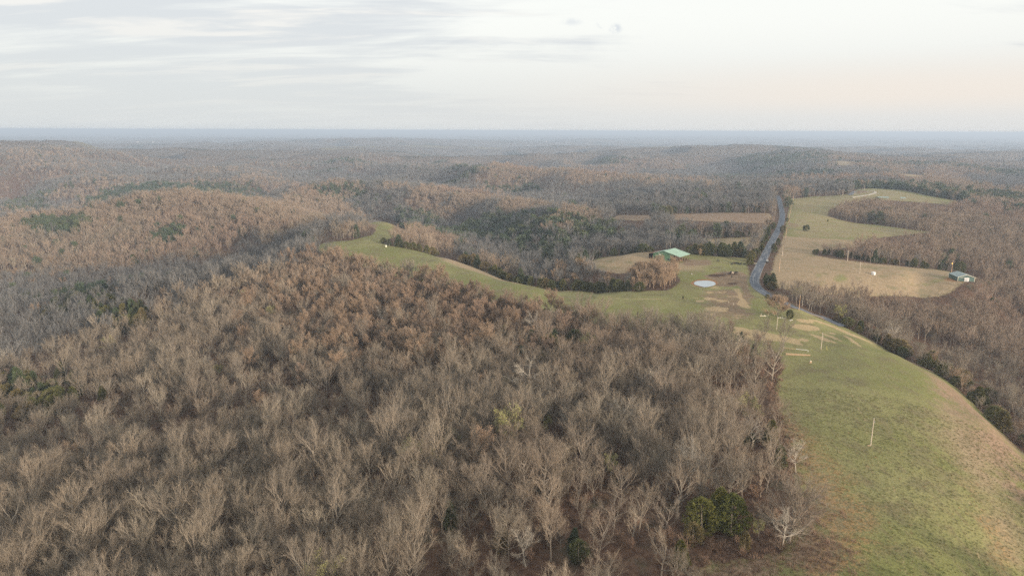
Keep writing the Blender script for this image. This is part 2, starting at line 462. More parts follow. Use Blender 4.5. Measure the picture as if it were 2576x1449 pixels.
patch('tan', 12, .36, [(1980, 600), (1990, 500), (2100, 490), (2250, 478), (2400, 512), (2100, 540), (2200, 570), (2360, 588), (2180, 602)])
patch('dirt', 3, .6, [(1962, 640), (1974, 590), (1983, 545), (1988, 505), (1996, 505), (1992, 545), (1984, 590), (1970, 640)])
patch('dirt', 4, .6, [(1978, 560), (2010, 562), (2010, 572), (1976, 574)])
patch('dirt', 6, .8, [(2150, 480, 1.2), (2175, 479, 1.2), (2190, 484, 1), (2155, 489, .6)])
PATCH.append(('tan', 12, .9, MARGINS[-1]))
for i in (2, 3, 5):
    PATCH.append(('tan', 8, 1.0, FIELDS[i])); PATCH.append(('rust', 12, .75, FIELDS[i]))
PATCH.append(('tan', 8, .55, FIELDS[4])); PATCH.append(('tan', 20, 1.0, FIELDS[6])); PATCH.append(('tan', 20, .6, FIELDS[7])); PATCH.append(('tan', 20, .6, FIELDS[8])); PATCH.append(('tan', 20, .9, FIELDS[9]))
# near pasture
patch('rust', 22, .75, [(2320, 893), (2410, 945), (2500, 1025), (2600, 1130), (2650, 1300), (2560, 1330), (2470, 1180), (2380, 1050), (2310, 950)])
patch('rust', 5, .8, [(2250, 862), (2330, 890), (2460, 978), (2600, 1100), (2600, 1115), (2460, 995), (2330, 905), (2240, 868)])
patch('tan', 14, .55, [(2340, 980), (2430, 1040), (2560, 1230), (2600, 1449), (2500, 1400), (2440, 1250), (2350, 1100)])
patch('tan', 14, .55, [(1985, 1080), (2040, 1110), (2090, 1190), (2150, 1290), (2160, 1380), (2100, 1470), (2000, 1500), (2030, 1380), (2040, 1270), (2000, 1190)])
patch('tuft', 16, 1.0, [(1985, 1080), (2060, 1110), (2120, 1190), (2190, 1290), (2200, 1380), (2130, 1470), (2000, 1500), (2060, 1380), (2070, 1270), (2010, 1190)])
patch('tuft', 10, .7, [(2420, 1210), (2450, 1200), (2560, 1400), (2520, 1449), (2450, 1320)])
patch('tan', 10, .45, [(1950, 1000), (1990, 1010), (2030, 1100), (2050, 1200), (2000, 1240), (1975, 1150)])
patch('rust', 10, 1., [(1690, 1500, -4), (1730, 1440, -4), (1800, 1405, -4), (1960, 1385, -2), (2040, 1320, -1), (2110, 1360, -2), (2110, 1440, -2), (1960, 1420, -3), (1900, 1500, -4)])
patch('rust', 8, .9, [(1985, 1230), (2030, 1240), (2080, 1290), (2060, 1330), (1990, 1330)])
patch('rust', 6, .9, [(1955, 1040), (1990, 1080), (2010, 1160), (2000, 1230), (1975, 1150)])
patch('rust', 15, .35, [(2200, 930), (2260, 920), (2290, 960), (2230, 985)])
patch('rust', 5, .6, ell(2240, 1063 - 120, 14, 6))
tp = [(ell(2025.5, 807.7, 23, 4.5, rot=.12), 1.), (ell(2026.7, 823.6, 38, 7, rot=.12), 1.), (strip([(2037, 840), (2070, 852), (2108, 864)], 4.5), 1.), (strip([(2062, 836), (2095, 848), (2120, 860)], 3.5), .9),
      (strip([(2122, 844), (2145, 858), (2166, 872)], 4.5), 1.), (strip([(2036, 804), (2068, 812), (2101, 822), (2144, 839), (2190, 852), (2255, 864)], 2.6), 1.), (strip([(2180, 850), (2220, 856), (2262, 866)], 4), .9),
      ([(1845, 821), (1916, 832), (1966, 844), (2012, 854), (2018, 870), (1966, 859), (1870, 855), (1845, 838)], .9), (ell(2023, 855, 13, 3.6, rot=.2), 1.), (ell(2090, 838, 16, 2.6, rot=.2), .6),
      (ell(1799, 723.5, 14, 2.6), .9), (ell(1785.6, 736.1, 11, 2.6), 1.), (ell(1815, 735, 16, 2.6), .6), (ell(1785.6, 752.0, 17, 3.2), .95), (ell(1816, 756.6, 17, 3.2), .95), (ell(1759.6, 757.3, 13, 2.8), 1.),
      ([(1844, 726), (1860, 726), (1864, 737), (1869, 749), (1879, 761), (1890, 778), (1870, 774), (1852, 766), (1860, 755), (1854, 739)], 1.), (ell(1803, 777, 32, 6.5), .75), (ell(1812, 782, 22, 3), 1.), (ell(1843, 745.5, 20, 2.4), .7), (ell(1790, 790, 17, 3.4), .7), (ell(1856, 796, 22, 4), .6), (ell(1745, 690.7, 3, 2), .6)]
for pl, s in tp:
    patch('straw', 1.8, s, pl)
patch('dirt', 8, .72, [(1765, 730), (1850, 722), (1885, 742), (1900, 775), (1890, 800), (1850, 805), (1790, 798), (1765, 775)])
patch('dirt', 4, 1.0, [(1765, 694), (1796, 687), (1833, 683), (1862, 684), (1878, 690), (1880, 700), (1867, 709), (1852, 719), (1826, 722), (1803, 720), (1795, 706)])
patch('dirt', 3, .9, [(1840, 705), (1880, 700), (1884, 730), (1900, 750), (1870, 745), (1860, 722)])
patch('mud', 3, 1.0, ell(1803, 693, 24, 3.5)); patch('mud', 3, .7, ell(1843, 713, 18, 4)); patch('mud', 3, .7, ell(1861, 797, 14, 3)); patch('mud', 3, .6, ell(1835, 690, 30, 4))
patch('clay', 2, 1.0, ell(1772, 712, 35, 10)); patch('mud', .8, .75, ell(1773, 714.3, 29.2, 8.9))
patch('clay', 6, .8, [(2380, 690, -6), (2400, 700, -6), (2425, 716, -7), (2370, 712, -6)])
patch('gravel', 2, .7, [(2365, 690.5, -6), (2395, 692.5, -6), (2398, 699, -6), (2375, 695, -6)])
patch('straw', 3, .7, strip([(1937, 708, 0), (1952, 725, 0), (1975, 740, 0)], 2))
patch('green', 6, 1.0, ell(1850, 670, 60, 6)); patch('green', 8, 1., [(1930, 800), (2010, 790), (2100, 822), (2200, 860), (2120, 900), (2000, 880), (1990, 860), (1880, 820)])
patch('leaf', 20, .9, [(760, 650), (900, 640), (1080, 690), (1300, 760), (1380, 800), (1250, 850), (1000, 880), (850, 860), (760, 760)], -5)

for tr in ([(2044, 880), (2058, 897), (2072, 918), (2087, 942)], [(2086, 905), (2110, 950), (2150, 1030), (2190, 1110), (2225, 1200), (2255, 1300), (2280, 1449)], [(2094, 903), (2119, 948), (2160, 1028), (2202, 1108), (2239, 1198), (2272, 1298), (2300, 1449)],
           [(2300, 930), (2350, 1020), (2400, 1130), (2440, 1260), (2470, 1449)], [(2308, 928), (2360, 1018), (2412, 1128), (2455, 1258), (2490, 1449)], [(1860, 742), (1800, 748), (1700, 752), (1560, 752), (1420, 742)]):
    patch('straw', .9, .62, strip(tr, .9), 0)
# flat ground under the buildings and the pond
BARN = near(1672, 652, 0); SHED = near(2418, 703, -7); POND = near(1772.5, 714, 0); HOUSE = near(2412, 510, -5)
FLAT += [(BARN[0] + 6, BARN[1] + 8, 30, 50, BARN[2]), (SHED[0], SHED[1] + 6, 16, 30, SHED[2]), (POND[0], POND[1], 16, 30, POND[2] - 0.1)]

ROADPX = [(2120, 822, -2), (2075, 802, -1), (2040, 789, -.5), (1998, 773, 0), (1965, 760, 0), (1938, 746, 0), (1912, 730, 0), (1900, 716, 0), (1898, 704, 0), (1902, 690, 0), (1910, 672, 0), (1920, 652, 0), (1931, 630, 0), (1941, 610, 0), (1952, 590, 0),
          (1961, 572, 0), (1967, 555, 0), (1968, 541, 0), (1967, 532, 0), (1964, 520, 0), (1961, 505, -1), (1957, 493, -1)]
ROADC = wpoly(ROADPX)


def catmull(P, step):
    P = np.asarray(P, float); out = []
    for i in range(len(P) - 1):
        p0 = P[max(i - 1, 0)]; p1 = P[i]; p2 = P[i + 1]; p3 = P[min(i + 2, len(P) - 1)]
        n = max(2, int(np.linalg.norm(p2 - p1) / step))
        for k in range(n):
            t = k / n
            out.append(0.5 * ((2 * p1) + (-p0 + p2) * t + (2 * p0 - 5 * p1 + 4 * p2 - p3) * t * t + (-p0 + 3 * p1 - 3 * p2 + p3) * t ** 3))
    out.append(P[-1])
    return np.array(out)


ROADL = catmull(ROADC, 6.0)


def line_dist(x, y, L, margin=60):
    out = np.full(np.shape(x), float(margin))
    mn = L.min(0) - margin; mx = L.max(0) + margin
    m = (x > mn[0]) & (x < mx[0]) & (y > mn[1]) & (y < mx[1])
    px = x[m]; py = y[m]; best = np.full(px.shape, margin ** 2.0)
    for i in range(len(L) - 1):
        ax, ay = L[i]; dx, dy = L[i + 1] - L[i]
        t = np.clip(((px - ax) * dx + (py - ay) * dy) / (dx * dx + dy * dy + 1e-9), 0, 1)
        best = np.minimum(best, (px - ax - t * dx) ** 2 + (py - ay - t * dy) ** 2)
    out[m] = np.sqrt(best)
    return out


def field_dist(x, y, margin=60):
    d = np.full(np.shape(x), -float(margin))
    for p in FIELDS:
        d = np.maximum(d, sdist(x, y, p, margin))
    for p in MARGINS:
        d = np.maximum(d, sdist(x, y, p, margin))
    return d


# ------------------------------------------------------------------ object helpers
def tag(o, label=None, cat=None, group=None, kind=None):
    for k, v in (('label', label), ('category', cat), ('group', group), ('kind', kind)):
        if v is not None:
            o[k] = v
    return o


def make_mesh(name, verts, faces, mats, smooth=False, midx=None):
    me = bpy.data.meshes.new(name)
    verts = np.asarray(verts, dtype=np.float32).reshape(-1, 3)
    if isinstance(faces, np.ndarray):
        k = faces.shape[1]
        me.vertices.add(len(verts)); me.vertices.foreach_set('co', verts.ravel())
        me.loops.add(faces.size); me.loops.foreach_set('vertex_index', faces.astype(np.int32).ravel())
        me.polygons.add(len(faces)); me.polygons.foreach_set('loop_start', np.arange(0, faces.size, k, dtype=np.int32))
        if midx is not None:
            me.polygons.foreach_set('material_index', np.asarray(midx, dtype=np.int32))
        me.update(calc_edges=True)
    else:
        me.from_pydata([tuple(map(float, v)) for v in verts], [], faces)
        if midx is not None:
            me.polygons.foreach_set('material_index', midx)
    for m in (mats if isinstance(mats, (list, tuple)) else [mats]):
        me.materials.append(m)
    me.polygons.foreach_set('use_smooth', [smooth] * len(me.polygons))
    me.update()
    return me


def link(name, data, parent=None, loc=None, rot=None):
    o = bpy.data.objects.new(name, data)
    COL.objects.link(o)
    if parent is not None:
        o.parent = parent
    if loc is not None:
        o.location = loc
    if rot is not None:
        o.rotation_euler = rot
    return o


def new_mat(name):
    m = bpy.data.materials.new(name); m.use_nodes = True
    m.node_tree.nodes.clear()
    w = NT(m.node_tree)
    out = w.n('ShaderNodeOutputMaterial'); b = w.n('ShaderNodeBsdfPrincipled')
    w.link(b.outputs[0], out.inputs[0])
    return m, w, b


def plain(name, col, rough=0.8, var=0.25, scale=1.5, metal=0.0, spec=0.3):
    m, w, b = new_mat(name)
    tc = w.n('ShaderNodeTexCoord')
    f = w.noise(tc.outputs['Object'], scale, 5, 0.6)
    w.link(w.mix(f, tuple(c * (1 - var) for c in col), tuple(min(1, c * (1 + var)) for c in col)), b.inputs['Base Color'])
    b.inputs['Roughness'].default_value = rough; b.inputs['Metallic'].default_value = metal
    b.inputs['Specular IOR Level'].default_value = spec
    return m


# ------------------------------------------------------------------ ground
def ground_material():
    m, w, b = new_mat('ground_cover')
    geo = w.n('ShaderNodeNewGeometry'); P = geo.outputs['Position']
    a1 = w.n('ShaderNodeAttribute', attribute_name='zone_a'); a2 = w.n('ShaderNodeAttribute', attribute_name='zone_b'); a3 = w.n('ShaderNodeAttribute', attribute_name='zone_c')
    s1 = w.n('ShaderNodeSeparateColor'); w.link(a1.outputs['Color'], s1.inputs[0]); pasture, tan, dirt = s1.outputs
    s2 = w.n('ShaderNodeSeparateColor'); w.link(a2.outputs['Color'], s2.inputs[0]); rust, far, straw = s2.outputs
    s3 = w.n('ShaderNodeSeparateColor'); w.link(a3.outputs['Color'], s3.inputs[0]); tuft, mud, clay = s3.outputs
    nL = w.noise(P, 0.012, 5, 0.6); nM = w.noise(P, 0.07, 5, 0.62); nS = w.noise(P, 0.5, 5, 0.65); nF = w.noise(P, 1.7, 3, 0.7); nXS = w.noise(P, 4.5, 2, 0.7)
    stretch = w.noise(w.vmul(P, (0.35, 0.09, 0.1)), 1.0, 4, 0.6)
    def edge(mask, n, amt=0.5, lo=0.42, hi=0.58):
        return w.ramp(w.math('ADD', mask, w.math('MULTIPLY', w.math('SUBTRACT', n, 0.5), amt)), lo, hi)
    # pasture grass: greens with paler and browner places
    g = w.mix(w.ramp(nL, 0.38, 0.62), (0.192, 0.192, 0.070), (0.268, 0.246, 0.110))
    g = w.mix(w.ramp(nM, 0.45, 0.68), g, (0.195, 0.170, 0.088))
    g = w.mix(w.math('MULTIPLY', w.ramp(stretch, 0.50, 0.66), 0.5), g, (0.210, 0.165, 0.095))
    g = w.mix(w.math('MULTIPLY', w.ramp(nS, 0.50, 0.72), 0.45), g, (0.118, 0.134, 0.046))
    tanc = w.mix(w.ramp(nS, 0.35, 0.65), (0.285, 0.205, 0.132), (0.385, 0.285, 0.185))
    tanc = w.mix(w.ramp(nM, 0.5, 0.7), tanc, (0.225, 0.190, 0.105))
    g = w.mix(w.math('MULTIPLY', edge(tan, nM, 0.8, 0.15, 0.6), 0.95), g, tanc)
    rustc = w.mix(w.ramp(nS, 0.35, 0.65), (0.205, 0.138, 0.096), (0.315, 0.218, 0.148))
    g = w.mix(edge(rust, w.math('MULTIPLY', w.math('ADD', nM, nS), 0.5), 1.6, 0.35, 0.75), g, rustc)
    tf = w.math('ADD', w.math('MULTIPLY', nS, 0.55), w.math('MULTIPLY', nF, 0.45))
    g = w.mix(w.math('MULTIPLY', w.math('MULTIPLY', w.ramp(tf, 0.47, 0.56), w.ramp(w.math('ADD', tuft, w.math('MULTIPLY', w.math('SUBTRACT', nM, 0.5), 1.2)), 0.25, 0.7)), 0.85), g, (0.33, 0.205, 0.095))
    dirtc = w.mix(w.ramp(nS, 0.35, 0.65), (0.185, 0.122, 0.084), (0.285, 0.198, 0.138))
    g = w.mix(w.math('MULTIPLY', edge(dirt, w.math('MULTIPLY', w.math('ADD', nM, nS), 0.5), 2.4, 0.30, 0.75), 0.9), g, dirtc)
    g = w.mix(edge(mud, nS, 0.9, 0.35, 0.7), g, (0.080, 0.048, 0.032))
    g = w.mix(edge(clay, nS, 1.0, 0.35, 0.7), g, (0.300, 0.150, 0.072))
    strawc = w.mix(w.ramp(nF, 0.35, 0.65), (0.36, 0.255, 0.150), (0.50, 0.375, 0.225))
    g = w.mix(w.math('MULTIPLY', edge(straw, w.math('MULTIPLY', w.math('ADD', w.noise(P, 0.22, 4, 0.65), nS), 0.5), 2.6, 0.30, 0.70), 0.85), g, strawc)
    # blades and tussocks: small light and dark strands
    fine = w.math('ADD', w.math('MULTIPLY', nF, 0.6), w.math('MULTIPLY', nXS, 0.4))
    g = w.mix(1.0, g, w.mix(w.ramp(fine, 0.30, 0.70), (0.58, 0.60, 0.56), (1.42, 1.40, 1.36)), 'MULTIPLY')
    # forest floor: fallen leaves
    lf = w.mix(w.ramp(nS, 0.35, 0.65), (0.085, 0.050, 0.035), (0.150, 0.092, 0.060))
    lf = w.mix(w.ramp(nM, 0.5, 0.7), lf, (0.100, 0.085, 0.055))
    # closed canopy of the distant woods
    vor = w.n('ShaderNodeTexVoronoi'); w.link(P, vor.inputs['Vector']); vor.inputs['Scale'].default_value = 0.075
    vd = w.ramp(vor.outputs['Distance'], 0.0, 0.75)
    a4 = w.n('ShaderNodeAttribute', attribute_name='zone_d'); s4 = w.n('ShaderNodeSeparateColor'); w.link(a4.outputs['Color'], s4.inputs[0]); sunny, pine, opn = s4.outputs
    cn = w.mix(w.ramp(w.math('ADD', sunny, w.math('MULTIPLY', w.math('SUBTRACT', w.noise(P, 0.004, 5, 0.62), .5), .8)), 0.3, 0.7), (0.100, 0.096, 0.090), (0.195, 0.155, 0.120))  # relief shading painted in: darker away from the sun, lighter towards it
    cn = w.mix(w.math('MULTIPLY', pine, 0.8), cn, (0.048, 0.062, 0.036))
    cn = w.mix(w.math('MULTIPLY', opn, 0.85), cn, (0.27, 0.23, 0.14))
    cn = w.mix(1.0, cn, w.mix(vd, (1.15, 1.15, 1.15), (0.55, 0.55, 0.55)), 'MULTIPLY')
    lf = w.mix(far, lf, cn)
    fe = w.ramp(w.math('ADD', pasture, w.math('MULTIPLY', w.math('SUBTRACT', w.math('MULTIPLY', w.math('ADD', nM, nS), 0.5), 0.5), 0.22)), 0.485, 0.515)
    c = w.mix(fe, lf, g)
    w.link(c, b.inputs['Base Color'])
    b.inputs['Roughness'].default_value = 0.95; b.inputs['Specular IOR Level'].default_value = 0.1
    bp = w.n('ShaderNodeBump'); bp.inputs['Strength'].default_value = 0.55; bp.inputs['Distance'].default_value = 0.35
    w.link(w.math('ADD', w.math('ADD', nS, w.math('MULTIPLY', nF, 0.5)), w.math('MULTIPLY', nXS, 0.25)), bp.inputs['Height'])
    bp2 = w.n('ShaderNodeBump'); bp2.inputs['Strength'].default_value = 0.9; bp2.inputs['Distance'].default_value = 5.0
    w.link(w.math('MULTIPLY', w.math('SUBTRACT', 1.0, vd), far), bp2.inputs['Height'])
    w.link(bp.outputs[0], bp2.inputs['Normal'])
    w.link(bp2.outputs[0], b.inputs['Normal'])
    return m


TREE_FAR = 3600.0          # woods beyond this are a closed canopy surface


def pine_noise(x, y):
    return fbm(x, y, 420, 4, 21)


def sunny_slope(x, y):  # mask for painting the relief's light and shade into the woods' colours
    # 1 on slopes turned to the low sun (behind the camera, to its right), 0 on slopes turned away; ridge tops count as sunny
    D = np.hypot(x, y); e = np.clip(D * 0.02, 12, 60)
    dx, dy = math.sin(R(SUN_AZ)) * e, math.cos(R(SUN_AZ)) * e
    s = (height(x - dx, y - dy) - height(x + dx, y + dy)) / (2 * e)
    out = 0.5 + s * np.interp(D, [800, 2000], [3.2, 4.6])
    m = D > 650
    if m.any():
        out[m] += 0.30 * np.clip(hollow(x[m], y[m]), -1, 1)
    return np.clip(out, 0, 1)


def hollow(x, y):
    # +1 on ridge tops, -1 in valley floors
    D = np.hypot(x, y); e = np.clip(D * 0.12, 110, 420)
    h0 = height(x, y)
    mean = (height(x + e, y) + height(x - e, y) + height(x, y + e) + height(x, y - e)) / 4
    return (h0 - mean) / np.interp(D, [650, 3000, 8000], [9, 16, 20])


def build_ground():
    # rings: fine where the land is seen at a low angle and close
    rs = [0.5, 20, 45, 70, 90, 105]
    v = 640.0
    while True:
        ang = math.atan((v - 287.5) / 693.0) + R(PITCH)
        if ang < 0.01:
            break
        r = CAM_H / math.tan(ang)
        if r > rs[-1]:
            if rs[-1] > 300 and r / rs[-1] > 1.011:
                break
            rs.append(r)
        v -= 1.1
    while rs[-1] < 62000:
        rs.append(rs[-1] * (1.011 if rs[-1] < 12000 else 1.03))
    rs = np.array(rs)
    fine = np.arange(-46, 46.01, 0.115)
    coarse = np.arange(46 + 3.5, 314, 3.5)
    th = np.radians(np.concatenate([fine, coarse]))
    nr, nt = len(rs), len(th)
    Rr, T = np.meshgrid(rs, th, indexing='ij')
    X = Rr * np.sin(T); Y = Rr * np.cos(T)
    x = X.ravel(); y = Y.ravel()
    z = ground(x, y)
    D = np.hypot(x, y)
    fd = field_dist(x, y, 60)
    far = smooth01((D - TREE_FAR * 0.80) / (TREE_FAR * 0.25))
    z = z + far * 11.0 * smooth01((-fd) / 12)
    idx = np.arange(nr * nt).reshape(nr, nt)
    a = idx[:-1, :]; b_ = idx[1:, :]
    a2 = np.roll(a, -1, axis=1); b2 = np.roll(b_, -1, axis=1)
    faces = np.stack([a, b_, b2, a2], -1).reshape(-1, 4)
    masks = {k: np.zeros(len(x)) for k in ('tan', 'rust', 'dirt', 'straw', 'tuft', 'mud', 'clay', 'gravel', 'green', 'leaf')}
    for kind, soft, s, poly in PATCH:
        d = sdist(x, y, poly, soft * 1.5)
        val = smooth01((d + soft) / (2 * soft)) * s
        if kind == 'green':
            for k in ('tan', 'rust', 'dirt'):
                masks[k] *= 1 - val
        else:
            masks[kind] = np.maximum(masks[kind], val)
    me = make_mesh('ground', np.stack([x, y, z], -1), faces[:, ::-1].copy(), ground_material(), smooth=True)
    def attr(name, r, g, b):
        at = me.attributes.new(name, 'FLOAT_COLOR', 'POINT')
        at.data.foreach_set('color', np.stack([r, g, b, np.ones_like(r)], -1).astype(np.float32).ravel())
    attr('zone_a', np.clip(0.5 + fd / 60.0, 0, 1), masks['tan'], masks['dirt'])
    attr('zone_b', masks['rust'], far, np.maximum(masks['straw'], masks['gravel']))
    attr('zone_c', masks['tuft'], masks['mud'], masks['clay'])
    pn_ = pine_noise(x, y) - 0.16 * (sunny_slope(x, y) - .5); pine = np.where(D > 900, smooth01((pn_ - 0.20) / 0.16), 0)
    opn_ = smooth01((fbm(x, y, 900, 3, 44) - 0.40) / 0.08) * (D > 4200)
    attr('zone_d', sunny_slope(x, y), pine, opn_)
    o = link('ground', me)
    tag(o, kind='structure')
    print('ground verts', len(x))


build_ground()

# ------------------------------------------------------------------ air
def build_haze():
    s = 63000.0
    V = [(-s, -s, -260), (s, -s, -260), (s, s, -260), (-s, s, -260), (-s, -s, 112), (s, -s, 112), (s, s, 112), (-s, s, 112)]
    F = [(0, 3, 2, 1), (4, 5, 6, 7), (0, 1, 5, 4), (1, 2, 6, 5), (2, 3, 7, 6), (3, 0, 4, 7)]
    m = bpy.data.materials.new('haze'); m.use_nodes = True; m.node_tree.nodes.clear()
    w = NT(m.node_tree)
    out = w.n('ShaderNodeOutputMaterial'); v = w.n('ShaderNodeVolumePrincipled')
    v.inputs['Color'].default_value = HAZE_COL
    v.inputs['Density'].default_value = HAZE_DENS
    v.inputs['Anisotropy'].default_value = 0.1
    w.link(v.outputs[0], out.inputs['Volume'])
    o = link('haze', make_mesh('haze', V, F, m))
    tag(o, 'pale blue evening haze over the hills', kind='stuff')


HAZE_COL = (0.70, 0.83, 1.0, 1)
HAZE_DENS = 1.35e-4
build_haze()

# ------------------------------------------------------------------ trees
class Geo:
    def __init__(self):
        self.v = []; self.f = []; self.n = 0
    def tube(self, P, rad, n):
        P = [np.asarray(p, float) for p in P]
        base = self.n
        for i, p in enumerate(P):
            d = P[min(i + 1, len(P) - 1)] - P[max(i - 1, 0)]
            d = d / (np.linalg.norm(d) + 1e-9)
            a = np.cross(d, (0.31, 0.87, 0.38)); a /= np.linalg.norm(a) + 1e-9
            b = np.cross(d, a)
            for k in range(n):
                t = 2 * math.pi * k / n
                self.v.append(p + (a * math.cos(t) + b * math.sin(t)) * rad[i])
        for i in range(len(P) - 1):
            for k in range(n):
                k2 = (k + 1) % n
                self.f.append((base + i * n + k, base + i * n + k2, base + (i + 1) * n + k2, base + (i + 1) * n + k))
        self.n += n * len(P)
    def ribbon(self, p0, p1, w0, w1, side):
        self.v += [p0 - side * w0, p0 + side * w0, p1 + side * w1, p1 - side * w1]
        self.f.append((self.n, self.n + 1, self.n + 2, self.n + 3)); self.n += 4
    def arrays(self):
        return np.array(self.v, dtype=np.float32), np.array(self.f, dtype=np.int32)


def unit(v):
    return v / (np.linalg.norm(v) + 1e-9)


def rand_perp(rng, d):
    a = np.array([rng.gauss(0, 1), rng.gauss(0, 1), rng.gauss(0, 1)])
    return unit(a - d * a.dot(d))


def bare_tree(seed, H=17.0, spread=4.6, clear=0.38, ang=(22, 48), counts=(9, 6, 6, 6), tw=0.017, twl=1.25, crook=0.10, lod=0, leaves=0, leaf_size=0.16, up=0.35, thick=1.0):
    rng = random.Random(seed)
    T = Geo(); C = Geo(); L = Geo()
    r0 = 0.019 * H * thick
    P = [np.array([0, 0, -0.6])]; rad = [r0 * 1.25]
    x = np.array([0.0, 0.0, 0.0]); d = unit(np.array([rng.gauss(0, .05), rng.gauss(0, .05), 1]))
    n0 = 7; top = H * 0.80
    for i in range(n0):
        P.append(x.copy()); rad.append(r0 * (1 - 0.82 * i / (n0 - 1)))
        d = unit(d + np.array([rng.gauss(0, crook * .6), rng.gauss(0, crook * .6), 0.25]))
        x = x + d * top / (n0 - 1)
    if lod < 2:
        T.tube(P, rad, 6 if lod == 0 else 3)
    def at_(Pl, t):
        m = (len(Pl) - 1) * t; i = min(int(m), len(Pl) - 2); f = m - i
        return Pl[i] * (1 - f) + Pl[i + 1] * f, unit(Pl[i + 1] - Pl[i])
    def grow(p, d, length, r, nseg, wob, lift):
        out = [p.copy()]; rr = [r]
        for i in range(nseg):
            d = unit(d + np.array([rng.gauss(0, wob), rng.gauss(0, wob), rng.gauss(0, wob * .7) + lift]))
            p = p + d * length / nseg
            out.append(p.copy()); rr.append(r * (1 - 0.75 * (i + 1) / nseg))
        return out, rr
    c1, c2, c3, c4 = counts
    a0 = rng.random() * 6.28
    for i in range(c1):
        t = clear + (0.97 - clear) * (i + rng.random() * .7) / c1
        p, dd = at_(P[1:], min(t, 0.99))
        az = a0 + i * 2.4 + rng.gauss(0, .3)
        an = R(rng.uniform(*ang)) * (1.15 - 0.45 * (t - clear))
        d1 = np.array([math.sin(an) * math.cos(az), math.sin(an) * math.sin(az), math.cos(an)])
        l1 = spread * (1.18 - 0.35 * (t - clear)) * rng.uniform(.8, 1.15)
        l1 = min(l1 / max(math.sin(an), 0.45), (H - p[2]) * 1.05 + 1.0)
        L1, R1 = grow(p, d1, l1, r0 * 0.50 * (1.25 - t * .6), 4, crook, up * .35)
        if lod < 2:
            T.tube(L1, R1, 5 if lod == 0 else 3)
        for j in range(c2 + 1):
            tt = 0.22 + 0.78 * (j + rng.random() * .6) / (c2 + 1) if j < c2 else 0.97
            p2, dd2 = at_(L1, min(tt, .99))
            d2 = unit(dd2 + rand_perp(rng, dd2) * rng.uniform(.28, .62) + np.array([0, 0, up * .35]))
            l2 = l1 * 0.46 * (1.15 - .45 * tt) * rng.uniform(.75, 1.2)
            L2, R2 = grow(p2, d2, l2, R1[0] * 0.46 * (1.1 - .5 * tt), 3, crook * 1.1, up * .3)
            if lod == 0:
                C.tube(L2, R2, 3)
            elif lod == 1:
                C.ribbon(L2[0], L2[-1], 0.07, 0.04, rand_perp(rng, d2))
            for k in range(c3 + 1):
                t3 = 0.2 + 0.8 * (k + rng.random() * .6) / (c3 + 1) if k < c3 else .98
                p3, dd3 = at_(L2, min(t3, .99))
                d3 = unit(dd3 + rand_perp(rng, dd3) * rng.uniform(.30, .70) + np.array([0, 0, up * .3]))
                l3 = max(l2 * 0.5 * (1.15 - .4 * t3) * rng.uniform(.75, 1.2), 0.6)
                L3, R3 = grow(p3, d3, l3, max(R2[0] * 0.4, 0.018), 2, crook * 1.2, up * .2)
                if lod == 0:
                    for q in range(2):
                        C.ribbon(L3[q], L3[q + 1], 0.026 - .007 * q, 0.019 - .006 * q, rand_perp(rng, d3))
                else:
                    C.ribbon(L3[0], L3[-1], tw * 1.2, tw * .7, rand_perp(rng, d3))
                for m in range(c4):
                    t4 = 0.25 + 0.75 * (m + rng.random()) / c4
                    p4, dd4 = at_(L3, min(t4, .99))
                    d4 = unit(dd4 + rand_perp(rng, dd4) * rng.uniform(.25, .75) + np.array([0, 0, up * .2]))
                    e = p4 + d4 * twl * rng.uniform(.6, 1.2)
                    C.ribbon(p4, e, tw, tw * .35, rand_perp(rng, d4))
                    for _ in range(leaves):
                        q = p4 + (e - p4) * rng.uniform(.3, 1.05) + np.array([rng.gauss(0, .08) for _ in range(3)])
                        n_ = unit(np.array([rng.gauss(0, 1), rng.gauss(0, 1), rng.gauss(0, 1)])); s_ = rand_perp(rng, n_)
                        L.ribbon(q - n_ * leaf_size * .6, q + n_ * leaf_size * .6, leaf_size * .35, leaf_size * .35, s_)
    return T, C, L


def cedar(seed, H=8.0, Rr=2.4, clumps=170, per=9, size=0.42, shape=1.0):
    rng = random.Random(seed)
    T = Geo(); C = Geo()
    T.tube([np.array([0, 0, -.5]), np.array([0, 0, H * .5]), np.array([0, 0, H * .9])], [.2, .13, .04], 5)
    lob = [(rng.uniform(0, 6.28), rng.uniform(.1, .9), rng.uniform(.75, 1.25)) for _ in range(9)]
    for i in range(clumps):
        h = rng.random() ** 0.85
        az = rng.uniform(0, 6.28)
        prof = (1 - h) ** 0.62 * min(1.0, 0.55 + h * 2.4) if shape > .5 else math.sqrt(max(0.0, 1 - (2 * h - .95) ** 2 * .95))
        f = 1.0
        for (la, lh, ls) in lob:
            dd = (math.cos(az - la) * .5 + .5) * math.exp(-((h - lh) / .22) ** 2)
            f += (ls - 1) * dd
        rr = Rr * prof * f * rng.uniform(.55, 1.12)
        c = np.array([rr * math.cos(az), rr * math.sin(az), 0.35 + h * (H - .5)])
        o = unit(np.array([math.cos(az), math.sin(az), 0.75]))
        for k in range(per):
            d = unit(o + np.array([rng.gauss(0, .45), rng.gauss(0, .45), rng.gauss(0, .4)]))
            q = c + np.array([rng.gauss(0, size * .6), rng.gauss(0, size * .6), rng.gauss(0, size * .6)])
            C.ribbon(q, q + d * size * rng.uniform(.9, 1.7), size * .30, size * .08, rand_perp(rng, d))
    return T, C


